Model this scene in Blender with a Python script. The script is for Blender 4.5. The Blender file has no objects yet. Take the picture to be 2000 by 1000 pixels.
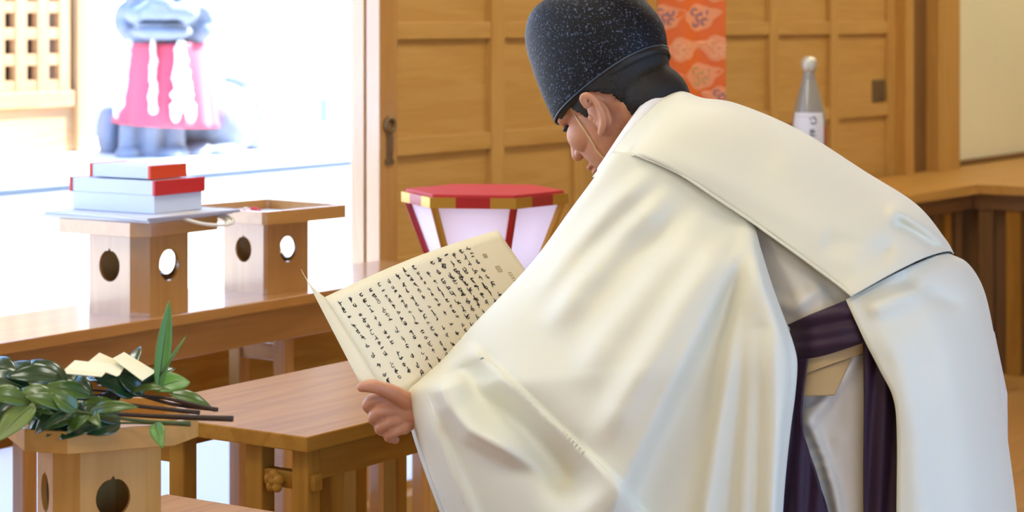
import bpy, bmesh, math, random
import numpy as np
from mathutils import Vector, Matrix, noise as mnoise

# ------------------------------------------------------------------ camera, world, sun, exposure
S = bpy.context.scene
COL = S.collection
F, CX, HY, HC = 4300.0, 1000.0, 40.0, 1.45      # focal length (px), principal x, horizon y, camera height
YAW = math.atan2(4300.0, 2900.0)                # direction of the long axis of the hall
BX, BY = math.cos(YAW), math.sin(YAW)

cam = bpy.data.cameras.new('camera')
cam.sensor_width = 36.0
cam.lens = F / 2000.0 * 36.0
cam.shift_y = -(500.0 - HY) / 2000.0
cam.clip_start = 0.05
cam.dof.use_dof = True
cam.dof.focus_distance = 3.62
cam.dof.aperture_fstop = 6.3
camo = bpy.data.objects.new('camera', cam)
COL.objects.link(camo)
camo.location = (0, 0, HC)
camo.rotation_euler = (math.pi / 2, 0, 0)
S.camera = camo

def lin(r, g, b):
    def c(v):
        v /= 255.0
        return v / 12.92 if v <= 0.04045 else ((v + 0.055) / 1.055) ** 2.4
    return (c(r), c(g), c(b), 1.0)

world = bpy.data.worlds.new('daylight')
S.world = world
world.use_nodes = True
bg = world.node_tree.nodes['Background']
bg.inputs[0].default_value = (0.23, 0.49, 1.0, 1)
bg.inputs[1].default_value = 3.9

sl = bpy.data.lights.new('sun', 'SUN')
sl.energy = 20.0
sl.angle = math.radians(2.0)
sl.color = (1.0, 0.96, 0.9)
so = bpy.data.objects.new('sun', sl)
COL.objects.link(so)
def R(u, v, z=0.0):
    return Vector((u * BX - v * BY, u * BY + v * BX, z))
sd = (R(-0.62, 0.30) + Vector((0, 0, -0.85))).normalized()
so.rotation_euler = sd.to_track_quat('-Z', 'Y').to_euler()

S.view_settings.view_transform = 'Standard'
S.view_settings.look = 'None'
S.view_settings.gamma = 1.0
S.view_settings.use_curve_mapping = False
S.view_settings.exposure = 0.24

# ------------------------------------------------------------------ helpers
random.seed(7)
def P(x, y, Y):
    """a place in the hall from its bearing in the photograph and its distance"""
    return Vector(((x - CX) / F * Y, Y, HC - (y - HY) / F * Y))

def uv_of(p):
    return (p.x * BX + p.y * BY, -p.x * BY + p.y * BX)

def tag(o, label=None, cat=None, group=None, kind=None):
    if label: o['label'] = label
    if cat: o['category'] = cat
    if group: o['group'] = group
    if kind: o['kind'] = kind
    return o

def empty(name, loc=(0, 0, 0), rz=0.0):
    o = bpy.data.objects.new(name, None)
    o.empty_display_size = 0.05
    COL.objects.link(o)
    o.location = loc
    o.rotation_euler = (0, 0, rz)
    return o

def room_empty(name, u, v, z=0.0, rz=0.0):
    return empty(name, R(u, v, z), YAW + rz)

def link(name, me, mat=None, parent=None):
    o = bpy.data.objects.new(name, me)
    COL.objects.link(o)
    if mat is not None:
        me.materials.clear()
        me.materials.append(mat)
    if parent is not None:
        o.parent = parent
    return o

def mesh(name, verts, faces, mat, parent=None, smooth=False):
    me = bpy.data.meshes.new(name)
    me.from_pydata([tuple(v) for v in verts], [], faces)
    bm = bmesh.new(); bm.from_mesh(me)
    bmesh.ops.recalc_face_normals(bm, faces=bm.faces)
    bm.to_mesh(me); bm.free()
    if smooth:
        me.polygons.foreach_set('use_smooth', [True] * len(me.polygons))
    return link(name, me, mat, parent)

def bm_link(name, bm, mat, parent=None, smooth=False):
    bmesh.ops.recalc_face_normals(bm, faces=bm.faces)
    me = bpy.data.meshes.new(name)
    bm.to_mesh(me); bm.free()
    if smooth:
        me.polygons.foreach_set('use_smooth', [True] * len(me.polygons))
    return link(name, me, mat, parent)

def bm_box(bm, x0, x1, y0, y1, z0, z1, bev=0.0):
    r = bmesh.ops.create_cube(bm, size=1.0)
    vs = r['verts']
    for v in vs:
        v.co = Vector(((x0 + x1) / 2 + v.co.x * (x1 - x0), (y0 + y1) / 2 + v.co.y * (y1 - y0), (z0 + z1) / 2 + v.co.z * (z1 - z0)))
    if bev > 0:
        es = list({e for v in vs for e in v.link_edges})
        bmesh.ops.bevel(bm, geom=es, offset=bev, segments=2, affect='EDGES', profile=0.5)

def box(name, parent, x0, x1, y0, y1, z0, z1, mat, bev=0.002):
    bm = bmesh.new()
    bm_box(bm, x0, x1, y0, y1, z0, z1, bev)
    return bm_link(name, bm, mat, parent)

def prism(name, parent, pts, z0, z1, mat, bev=0.0):
    """vertical prism over a polygon"""
    bm = bmesh.new()
    lo = [bm.verts.new((p[0], p[1], z0)) for p in pts]
    hi = [bm.verts.new((p[0], p[1], z1)) for p in pts]
    n = len(pts)
    bm.faces.new(lo[::-1]); bm.faces.new(hi)
    for i in range(n):
        bm.faces.new((lo[i], lo[(i + 1) % n], hi[(i + 1) % n], hi[i]))
    if bev:
        bmesh.ops.bevel(bm, geom=list(bm.edges), offset=bev, segments=2, affect='EDGES', profile=0.5)
    return bm_link(name, bm, mat, parent)

def cr(pts, n):
    """Catmull-Rom through pts (any dimension), n samples"""
    A = np.array(pts, float)
    m = len(A)
    E = np.vstack([2 * A[0] - A[1], A, 2 * A[-1] - A[-2]])
    out = []
    for t in np.linspace(0, m - 1 - 1e-9, n):
        i = int(t); f = t - i
        p0, p1, p2, p3 = E[i], E[i + 1], E[i + 2], E[i + 3]
        out.append(0.5 * (2 * p1 + (p2 - p0) * f + (2 * p0 - 5 * p1 + 4 * p2 - p3) * f * f + (3 * p1 - p0 - 3 * p2 + p3) * f ** 3))
    return np.array(out)

def tube_data(path, radii, seg=10, cap=True):
    path = [Vector(p) for p in path]
    n = len(path)
    if not hasattr(radii, '__len__'):
        radii = [radii] * n
    verts, faces = [], []
    up = None
    for i, p in enumerate(path):
        t = (path[min(i + 1, n - 1)] - path[max(i - 1, 0)]).normalized()
        if up is None:
            up = t.orthogonal().normalized()
        up = (up - t * up.dot(t)).normalized()
        s = t.cross(up)
        for k in range(seg):
            a = 2 * math.pi * k / seg
            verts.append(p + (up * math.cos(a) + s * math.sin(a)) * radii[i])
    for i in range(n - 1):
        for k in range(seg):
            a, b = i * seg + k, i * seg + (k + 1) % seg
            faces.append((a, b, b + seg, a + seg))
    if cap:
        faces.append(tuple(range(seg))[::-1])
        faces.append(tuple((n - 1) * seg + k for k in range(seg)))
    return verts, faces

def tube(name, parent, path, radii, mat, seg=10, smooth=True):
    v, f = tube_data(path, radii, seg)
    return mesh(name, v, f, mat, parent, smooth)

def lathe(name, parent, prof, mat, seg=32, loc=(0, 0, 0)):
    verts, faces = [], []
    n = len(prof)
    for (r, z) in prof:
        for k in range(seg):
            a = 2 * math.pi * k / seg
            verts.append((loc[0] + r * math.cos(a), loc[1] + r * math.sin(a), loc[2] + z))
    for i in range(n - 1):
        for k in range(seg):
            a, b = i * seg + k, i * seg + (k + 1) % seg
            faces.append((a, b, b + seg, a + seg))
    faces.append(tuple(range(seg))[::-1])
    faces.append(tuple((n - 1) * seg + k for k in range(seg)))
    return mesh(name, verts, faces, mat, parent, True)

def grid_faces(nr, nc, off=0):
    return [(off + i * nc + j, off + i * nc + j + 1, off + (i + 1) * nc + j + 1, off + (i + 1) * nc + j) for i in range(nr - 1) for j in range(nc - 1)]

def solidify(o, t, offset=0.0):
    m = o.modifiers.new('thickness', 'SOLIDIFY')
    m.thickness = t
    m.offset = offset
    return o

def baked(o):
    """replace an object's mesh by its evaluated one"""
    dg = bpy.context.evaluated_depsgraph_get()
    dg.update()
    me = bpy.data.meshes.new_from_object(o.evaluated_get(dg))
    old = o.data
    o.modifiers.clear()
    o.data = me
    bpy.data.meshes.remove(old)
    return o

def ellip(bm, c, r, M=None, seg=24, rings=16):
    mt = Matrix.Translation(Vector(c)) @ (M.to_4x4() if M is not None else Matrix.Identity(4)) @ Matrix.Diagonal((r[0], r[1], r[2], 1))
    bmesh.ops.create_uvsphere(bm, u_segments=seg, v_segments=rings, radius=1.0, matrix=mt)

def bm_tube(bm, path, radii, seg=12):
    v, f = tube_data(path, radii, seg)
    vs = [bm.verts.new(p) for p in v]
    for q in f:
        bm.faces.new([vs[i] for i in q])
    n = len(path)
    rr = radii if hasattr(radii, '__len__') else [radii] * n
    for i in (0, n - 1):
        ellip(bm, path[i], (rr[i],) * 3, None, 12, 8)

def sculpt(name, bm, voxel, mat, parent=None, smooth_iter=3):
    """overlapping closed shapes grown together into one continuous surface"""
    me = bpy.data.meshes.new(name)
    bm.to_mesh(me); bm.free()
    o = link(name, me, mat, None)
    m = o.modifiers.new('r', 'REMESH')
    m.mode = 'VOXEL'
    m.voxel_size = voxel
    m.use_smooth_shade = True
    if smooth_iter:
        s = o.modifiers.new('s', 'SMOOTH')
        s.factor = 0.5
        s.iterations = smooth_iter
    baked(o)
    o.data.materials.clear(); o.data.materials.append(mat)
    o.data.polygons.foreach_set('use_smooth', [True] * len(o.data.polygons))
    if parent is not None:
        o.parent = parent
    return o

# ------------------------------------------------------------------ materials
def new_mat(name):
    m = bpy.data.materials.new(name)
    m.use_nodes = True
    nt = m.node_tree
    return m, nt, nt.nodes['Principled BSDF']

def plain(name, col, rough=0.5, bump=0.0, bscale=200.0, var=0.0, vscale=8.0, metal=0.0, sheen=0.0, coat=0.0, trans=0.0):
    m, nt, b = new_mat(name)
    b.inputs['Base Color'].default_value = col
    b.inputs['Roughness'].default_value = rough
    b.inputs['Metallic'].default_value = metal
    if sheen: b.inputs['Sheen Weight'].default_value = sheen
    if coat:
        b.inputs['Coat Weight'].default_value = coat
        b.inputs['Coat Roughness'].default_value = 0.12
    tc = nt.nodes.new('ShaderNodeTexCoord')
    if var:
        n = nt.nodes.new('ShaderNodeTexNoise'); n.inputs['Scale'].default_value = vscale; n.inputs['Detail'].default_value = 4
        nt.links.new(tc.outputs['Object'], n.inputs['Vector'])
        mx = nt.nodes.new('ShaderNodeMix'); mx.data_type = 'RGBA'
        mx.inputs['A'].default_value = tuple(c * (1 - var) for c in col[:3]) + (1,)
        mx.inputs['B'].default_value = tuple(min(1, c * (1 + var)) for c in col[:3]) + (1,)
        nt.links.new(n.outputs['Fac'], mx.inputs['Factor'])
        nt.links.new(mx.outputs['Result'], b.inputs['Base Color'])
    if bump:
        n = nt.nodes.new('ShaderNodeTexNoise'); n.inputs['Scale'].default_value = bscale; n.inputs['Detail'].default_value = 3
        nt.links.new(tc.outputs['Object'], n.inputs['Vector'])
        bp = nt.nodes.new('ShaderNodeBump'); bp.inputs['Strength'].default_value = bump; bp.inputs['Distance'].default_value = 0.002
        nt.links.new(n.outputs['Fac'], bp.inputs['Height'])
        nt.links.new(bp.outputs['Normal'], b.inputs['Normal'])
    return m

def wood(name, c1, c2, axis='x', rough=0.45, coat=0.0, scale=1.0, spread=0.5, cior=1.5, spec=0.5, ior=1.5):
    """straight-grained timber; the grain runs along the given axis of the piece"""
    m, nt, b = new_mat(name)
    b.inputs['Roughness'].default_value = rough
    b.inputs['Specular IOR Level'].default_value = spec
    b.inputs['IOR'].default_value = ior
    if coat:
        b.inputs['Coat Weight'].default_value = coat
        b.inputs['Coat Roughness'].default_value = 0.16
        b.inputs['Coat IOR'].default_value = cior
    tc = nt.nodes.new('ShaderNodeTexCoord')
    oi = nt.nodes.new('ShaderNodeObjectInfo')
    sc = {'x': (0.7, 9, 9), 'y': (9, 0.7, 9), 'z': (9, 9, 0.7)}[axis]
    mp = nt.nodes.new('ShaderNodeMapping')
    mp.inputs['Scale'].default_value = tuple(s * scale for s in sc)
    cb = nt.nodes.new('ShaderNodeCombineXYZ')
    ml = nt.nodes.new('ShaderNodeMath'); ml.operation = 'MULTIPLY'; ml.inputs[1].default_value = 37.0
    nt.links.new(oi.outputs['Random'], ml.inputs[0])
    for k in range(3):
        nt.links.new(ml.outputs[0], cb.inputs[k])
    nt.links.new(cb.outputs[0], mp.inputs['Location'])
    nt.links.new(tc.outputs['Object'], mp.inputs['Vector'])
    n1 = nt.nodes.new('ShaderNodeTexNoise'); n1.inputs['Scale'].default_value = 1.6; n1.inputs['Detail'].default_value = 5; n1.inputs['Distortion'].default_value = 0.6
    n2 = nt.nodes.new('ShaderNodeTexNoise'); n2.inputs['Scale'].default_value = 9.0; n2.inputs['Detail'].default_value = 4
    nt.links.new(mp.outputs[0], n1.inputs['Vector']); nt.links.new(mp.outputs[0], n2.inputs['Vector'])
    wv = nt.nodes.new('ShaderNodeMath'); wv.operation = 'MULTIPLY'; wv.inputs[1].default_value = 26.0
    nt.links.new(n1.outputs['Fac'], wv.inputs[0])
    sn = nt.nodes.new('ShaderNodeMath'); sn.operation = 'SINE'
    nt.links.new(wv.outputs[0], sn.inputs[0])
    mr = nt.nodes.new('ShaderNodeMapRange'); mr.inputs[1].default_value = -1; mr.inputs[2].default_value = 1
    mr.inputs[3].default_value = 0.5 - spread * 0.5; mr.inputs[4].default_value = 0.5 + spread * 0.5
    nt.links.new(sn.outputs[0], mr.inputs[0])
    ad = nt.nodes.new('ShaderNodeMath'); ad.operation = 'MULTIPLY_ADD'; ad.inputs[1].default_value = 0.6; 
    sb = nt.nodes.new('ShaderNodeMath'); sb.operation = 'SUBTRACT'; sb.inputs[1].default_value = 0.5
    nt.links.new(n2.outputs['Fac'], sb.inputs[0])
    nt.links.new(sb.outputs[0], ad.inputs[0]); nt.links.new(mr.outputs[0], ad.inputs[2])
    rm = nt.nodes.new('ShaderNodeMix'); rm.data_type = 'RGBA'; rm.clamp_factor = True
    rm.inputs['A'].default_value = c1; rm.inputs['B'].default_value = c2
    nt.links.new(ad.outputs[0], rm.inputs['Factor'])
    nt.links.new(rm.outputs['Result'], b.inputs['Base Color'])
    bp = nt.nodes.new('ShaderNodeBump'); bp.inputs['Strength'].default_value = 0.08; bp.inputs['Distance'].default_value = 0.001
    nt.links.new(n2.outputs['Fac'], bp.inputs['Height'])
    nt.links.new(bp.outputs['Normal'], b.inputs['Normal'])
    return m

def woods(name, c1, c2, **k):
    return {a: wood(name + '_' + a, c1, c2, a, **k) for a in 'xyz'}

DOORW = woods('door_cypress', lin(184, 134, 60), lin(204, 158, 84), rough=0.45, spread=0.35)
FRAMEW = woods('frame_cypress', lin(182, 130, 54), lin(202, 152, 74), rough=0.45, spread=0.35)
TABLEW = woods('table_cypress', lin(150, 98, 32), lin(178, 126, 50), rough=0.42, spread=0.4, spec=0.5, ior=1.12)
SHELFW = woods('window_table_cypress', lin(160, 104, 42), lin(188, 132, 64), rough=0.4, coat=1.0, cior=1.6, spread=0.4)
STANDW = woods('stand_cypress', lin(176, 120, 52), lin(200, 146, 74), rough=0.4, spread=0.35, coat=1.0, cior=1.9)
NEARW = woods('near_stand_cypress', lin(184, 132, 60), lin(206, 156, 84), rough=0.45, spread=0.35, spec=0.3)
DARKW = woods('dark_timber', lin(108, 72, 34), lin(134, 94, 48), rough=0.5, spread=0.4)
FLOORW = woods('floor_boards', lin(180, 130, 70), lin(200, 152, 92), rough=0.3, coat=0.3, spread=0.35)
CEILW = woods('ceiling_boards', lin(206, 176, 132), lin(220, 192, 150), rough=0.5)
PALEW = woods('sunlit_timber', lin(190, 146, 98), lin(206, 166, 120), rough=0.6)
PLASTER = plain('cream_plaster', lin(242, 230, 186), 0.85, 0.15, 60, 0.03, 3)
WHITEWALL = plain('white_plaster', lin(244, 244, 246), 0.9, 0.1, 30)
GRAVEL = plain('pale_gravel', lin(236, 238, 240), 0.95, 0.4, 40, 0.06, 30)
STONE = plain('pale_granite', lin(226, 232, 238), 0.9, 0.3, 60, 0.08, 25)
STATUE = plain('grey_stone', lin(134, 144, 162), 0.9, 0.5, 40, 0.2, 14)
GREYSTONE = plain('grey_base_stone', lin(112, 124, 144), 0.9, 0.3, 30, 0.12, 6)
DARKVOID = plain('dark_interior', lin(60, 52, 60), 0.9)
IRON = plain('blackened_bronze', lin(122, 98, 66), 0.45, 0.2, 80, 0.15, 40, metal=0.5)

# ------------------------------------------------------------------ the hall (structure); u runs along the hall, v towards the courtyard
def rbox(name, u0, u1, v0, v1, z0, z1, mat, bev=0.003, parent=None):
    o = box(name, parent, u0, u1, v0, v1, z0, z1, mat, bev)
    if parent is None:
        o.rotation_euler = (0, 0, YAW)
        tag(o, kind='structure')
    return o
def struct(name):
    return tag(empty(name, (0, 0, 0), YAW), kind='structure')

WV = 3.85
fl = rbox('floor', -3.2, 12.2, -2.0, 4.1, -0.10, -0.018, DARKW['x'], 0)
w = 0.196
for i in range(30):
    v0 = -2.0 + i * 0.2
    rbox('floor_board', -3.2, 12.2, v0, v0 + w, -0.018, 0.0, FLOORW['x'], 0.002, fl)

ce = struct('ceiling')
for i in range(13):
    v0 = -2.0 + i * 0.5
    rbox('ceiling_board', -3.2, 12.2, v0, v0 + 0.49, 2.90, 2.93, CEILW['x'], 0.003, ce)
rbox('ceiling_deck', -3.3, 12.3, -2.2, 4.7, 2.93, 2.98, CEILW['x'], 0, ce)
wf = struct('wall_front')
rbox('front_plaster', -3.2, 5.0, -1.9, -1.8, 2.4, 2.9, PLASTER, 0, wf)
rbox('front_plaster', 5.0, 12.2, -1.9, -1.8, 0.0, 2.9, PLASTER, 0, wf)
for k in range(2):
    rbox('front_post', -3.2 + k * 8.0, -3.0 + k * 8.0, -1.95, -1.75, 0.0, 2.3, FRAMEW['z'], 0.004, wf)

wl = rbox('wall_left', -3.3, -3.2, -1.9, 4.0, 0.0, 2.9, PLASTER)
wr = rbox('wall_right', 12.2, 12.3, -1.9, 4.0, 0.0, 2.9, PLASTER)

# courtyard side: head wall, window, doors, post, plaster
wb = struct('wall_back')
rbox('head_plaster', -3.2, 12.2, 3.87, 3.95, 2.42, 2.9, PLASTER, 0.0, wb)
rbox('lintel', -3.2, 9.0, 3.82, 3.98, 2.24, 2.42, FRAMEW['x'], 0.004, wb)
rbox('pier', 6.2, 6.24, 3.96, 3.99, 0.0, 2.24, FRAMEW['z'], 0.0, wb)
rbox('end_plaster', -3.2, 1.2, 3.87, 3.95, 0.0, 2.24, PLASTER, 0.0, wb)
rbox('cream_plaster_panel', 9.10, 12.2, 3.87, 3.95, 0.0, 2.42, PLASTER, 0.0, wb)
rbox('plaster_sill', 9.10, 12.2, 3.835, 3.87, 0.80, 0.822, DARKW['x'], 0.002, wb)

rbox('door_threshold', 6.2, 8.9, 3.80, 3.99, 0.0, 0.032, FRAMEW['x'], 0.003, wb)
win = struct('window_1')
rbox('sill', 1.2, 6.2, 3.82, 3.98, 0.46, 0.60, TABLEW['x'], 0.003, win)
rbox('threshold', 1.2, 6.2, 3.82, 3.98, 0.0, 0.07, FRAMEW['x'], 0.003, win)
rbox('window_post', 1.2, 1.3, 3.82, 3.98, 0.0, 2.24, FRAMEW['z'], 0.003, win)
SHOJI, nt, b = new_mat('shoji_paper')
b.inputs['Base Color'].default_value = lin(240, 240, 244)
b.inputs['Roughness'].default_value = 0.9
tr = nt.nodes.new('ShaderNodeBsdfTranslucent'); tr.inputs[0].default_value = lin(236, 238, 246)
ms = nt.nodes.new('ShaderNodeMixShader'); ms.inputs[0].default_value = 0.65
nt.links.new(b.outputs[0], ms.inputs[1]); nt.links.new(tr.outputs[0], ms.inputs[2])
nt.links.new(ms.outputs[0], nt.nodes['Material Output'].inputs[0])
for k in range(9):
    ua = 1.30 + k * 0.533
    rbox('shoji_pane', ua + 0.02, ua + 0.513, 3.898, 3.902, 0.09, 0.445, SHOJI, 0, win)
    rbox('shoji_stile', ua - 0.02, ua + 0.02, 3.885, 3.915, 0.07, 0.46, FRAMEW['z'], 0.002, win)
rbox('shoji_rail', 1.3, 6.12, 3.887, 3.913, 0.445, 0.46, FRAMEW['x'], 0.001, win)
rbox('shoji_rail', 1.3, 6.12, 3.887, 3.913, 0.07, 0.09, FRAMEW['x'], 0.001, win)

RAILS = [0.37, 0.71, 1.055, 1.395, 1.735]
def panel_door(name, u0, u1, v0, munt, sl_, sr_, z0=0.03, edge=None):
    d = struct(name)
    z1 = 2.24
    RAILS_ = [z for z in RAILS if z > z0 + 0.08]
    rbox('stile', u0, u0 + sl_, v0, v0 + 0.05, z0, z1, edge or DOORW['z'], 0.003, d)
    rbox('stile', u1 - sr_, u1, v0, v0 + 0.05, z0, z1, DOORW['z'], 0.003, d)
    edges = [u0 + sl_]
    for (a, b_) in munt:
        rbox('muntin', a, b_, v0 - 0.004, v0 + 0.046, z0, z1, DOORW['z'], 0.003, d)
        edges += [a, b_]
    edges.append(u1 - sr_)
    zs = [z0] + RAILS_ + [z1]
    for c in range(0, len(edges), 2):
        a, b_ = edges[c], edges[c + 1]
        for i, z in enumerate(RAILS_):
            rbox('rail', a, b_, v0 + 0.001, v0 + 0.045, z, z + 0.05, DOORW['x'], 0.002, d)
        rbox('rail', a, b_, v0 + 0.001, v0 + 0.045, z0, z0 + 0.06, DOORW['x'], 0.002, d)
        for i in range(len(zs) - 1):
            rbox('panel', a, b_, v0 + 0.018, v0 + 0.032, zs[i] + 0.05, zs[i + 1], DOORW['x'], 0.0, d)
    return d
d1 = panel_door('door_1', 5.03, 6.13, 3.85, [(5.595, 5.665)], 0.085, 0.05, 0.60, STANDW['z'])
d2 = panel_door('door_2', 5.03, 6.14, 3.907, [(5.595, 5.665)], 0.06, 0.05, 0.60, STANDW['z'])
d3 = panel_door('door_3', 6.10, 7.22, 3.907, [(6.63, 6.69)], 0.06, 0.06)
d4 = panel_door('door_4', 6.92, 8.60, 3.85, [(7.455, 7.52), (7.975, 8.045)], 0.06, 0.07)

# bronze key-shaped pull on the first door
bm = bmesh.new()
cu, cv, cz = 5.072, 3.846, 1.10
bm_box(bm, cu - 0.010, cu + 0.010, cv - 0.004, cv + 0.006, cz - 0.055, cz + 0.030, 0.002)
bm_tube(bm, [(cu + 0.020 * math.cos(a), cv - 0.001, cz + 0.048 + 0.020 * math.sin(a)) for a in np.linspace(0, 6.2, 16)], 0.007, 8)
bm_box(bm, cu - 0.018, cu + 0.018, cv - 0.004, cv + 0.006, cz - 0.066, cz - 0.050, 0.002)
bm_box(bm, cu - 0.006, cu + 0.006, cv - 0.009, cv + 0.002, cz - 0.030, cz + 0.02, 0.002)
bm_link('door_pull', bm, IRON, d1)
# square recessed pull on the far door
bm = bmesh.new()
cu, cz = 8.462, 1.158
bm_box(bm, cu - 0.055, cu + 0.055, 3.858, 3.872, cz - 0.045, cz + 0.045, 0.003)
bm_box(bm, cu + 0.012, cu + 0.045, 3.850, 3.862, cz - 0.035, cz - 0.002, 0.003)
bm_link('door_pull', bm, IRON, d4)

po = struct('trim_1')
rbox('door_jamb', 8.60, 8.68, 3.80, 3.96, 0.0, 2.24, FRAMEW['z'], 0.004, po)
rbox('groove_strip', 8.68, 8.74, 3.85, 3.96, 0.0, 2.24, DARKW['z'], 0.003, po)
rbox('jamb_strip', 8.74, 8.88, 3.83, 3.96, 0.0, 2.24, DARKW['z'], 0.004, po)
rbox('post', 8.88, 9.11, 3.77, 3.98, 0.0, 2.9, FRAMEW['z'], 0.006, po)

# counter in the far corner
ct = room_empty('counter', 0, 0)
tag(ct, 'L-shaped honey wood counter with dark vertical slat front below cream wall', 'counter')
prism('counter_top', ct, [(7.6, 3.83), (7.6, 3.35), (8.26, 3.35), (8.26, 1.2), (8.9, 1.2), (8.9, 3.35), (12.0, 3.35), (12.0, 3.83)], 0.765, 0.80, FRAMEW['x'], 0.003)
box('apron', ct, 7.62, 8.30, 3.38, 3.40, 0.70, 0.765, DARKW['x'])
box('apron', ct, 8.29, 8.31, 1.25, 3.38, 0.70, 0.765, DARKW['y'])
box('back_board', ct, 7.62, 8.34, 3.44, 3.46, 0.0, 0.70, DARKW['z'], 0)
box('back_board', ct, 8.34, 8.36, 1.25, 3.46, 0.0, 0.70, DARKW['z'], 0)
for i in range(6):
    u0 = 7.63 + i * 0.11
    box('slat', ct, u0, u0 + 0.055, 3.40, 3.44, 0.05, 0.70, DARKW['z'] if i % 2 else TABLEW['z'])
for i in range(18):
    v0 = 3.36 - i * 0.115
    box('slat', ct, 8.30, 8.34, v0 - 0.06, v0, 0.05, 0.70, TABLEW['z'] if i % 2 else DARKW['z'])
box('plinth', ct, 7.62, 8.36, 3.42, 3.44, 0.0, 0.05, FRAMEW['x'])
box('plinth', ct, 8.28, 8.34, 1.25, 3.42, 0.0, 0.05, FRAMEW['y'])

# unseen ceiling lamps, added and placed to light the paper, robe and walls
FILL_LAMP, nt, b = new_mat('lamp_diffuser')
em = nt.nodes.new('ShaderNodeEmission')
em.inputs[0].default_value = (1.0, 0.99, 0.84, 1)
em.inputs[1].default_value = 11.0
nt.links.new(em.outputs[0], nt.nodes['Material Output'].inputs[0])
for (u, v, w_) in [(1.2, 2.7, 'nearest the left end wall'), (3.0, 2.7, 'above the offering tables'), (4.8, 2.7, 'above the paper lantern'), (6.6, 2.7, 'in front of the hanging brocade'), (8.4, 2.7, 'above the far counter'), (10.4, 2.7, 'in front of the cream wall'), (8.0, 0.8, 'over the far side of the hall'), (1.4, 0.6, 'over the near side of the hall')]:
    t = room_empty('ceiling_lamp', u, v, 2.82)
    tag(t, 'added unseen wood-framed ceiling lamp ' + w_, 'lamp', 'added ceiling lamps')
    for (a, b_, c, d) in [(-0.36, 0.36, -0.36, -0.33), (-0.36, 0.36, 0.33, 0.36), (-0.36, -0.33, -0.33, 0.33), (0.33, 0.36, -0.33, 0.33)]:
        box('frame', t, a, b_, c, d, 0, 0.08, FRAMEW['x'])
    box('diffuser', t, -0.33, 0.33, -0.33, 0.33, 0.02, 0.05, FILL_LAMP, 0.004)

# ------------------------------------------------------------------ courtyard
GROUND2 = plain('low_bounce_ground', lin(84, 92, 84), 0.95, 0.4, 30, 0.15, 12)  # unseen yard behind the camera, darkened to cut sun bounce into the hall
g = rbox('ground', -40, 60, 4.1, 60, -0.3, -0.12, GRAVEL, 0)
g2 = rbox('ground_far', -60, 60, -60, -2.1, -0.3, -0.12, GROUND2, 0)
te = struct('terrace')
rbox('terrace_body', -5, 25, 6.70, 9.1, -0.12, 0.735, STONE, 0.0, te)
rbox('coping_shade_strip', -5, 25, 6.72, 9.1, 0.735, 0.765, plain('coping_shade_grey', lin(150, 166, 190), 0.9), 0.0, te)  # darker strip painting in the shadow line under the coping
for i in range(16):
    u0 = 1.0 + i * 1.2
    rbox('coping_stone', u0, u0 + 1.194, 6.67, 9.0, 0.765, 0.79, STONE, 0.006, te)
cw = struct('wall_court')
rbox('wall_plaster', -5, 25, 9.0, 9.2, 0.95, 3.6, WHITEWALL, 0.0, cw)
for i in range(20):
    u0 = -1.0 + i * 1.1
    rbox('base_stone', u0, u0 + 1.09, 8.95, 9.2, 0.79, 0.95, GREYSTONE, 0.01, cw)
sh = room_empty('lattice_screen', 0, 0)
tag(sh, 'pale sunlit timber lattice screen with square openings outside left of statue', 'lattice')
LU0, LU1, LZ0, LZ1 = 6.5, 7.885, 1.10, 2.6
box('post', sh, 7.92, 8.0, 7.96, 8.06, 0.79, 2.7, PALEW['z'], 0.004)
box('bottom_rail', sh, 6.4, 7.92, 7.97, 8.05, 1.02, 1.10, PALEW['x'], 0.003)
box('kick_panel', sh, 6.4, 7.92, 7.99, 8.03, 0.79, 1.02, PALEW['x'], 0.003)
box('top_rail', sh, 6.4, 7.92, 7.97, 8.05, 2.6, 2.7, PALEW['x'], 0.003)
n = 0
u = 7.885
while u > LU0:
    box('lattice_bar', sh, u - 0.072, u, 7.98, 8.03, LZ0, LZ1, PALEW['z'], 0.002); u -= 0.145
z = 1.10
while z < LZ1:
    box('lattice_bar', sh, LU0, 7.885, 7.985, 8.025, z - 0.028 + 0.028, z + 0.056, PALEW['x'], 0.002); z += 0.129
box('backing', sh, 6.4, 7.92, 8.12, 8.15, 0.79, 2.7, DARKVOID, 0)

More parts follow.
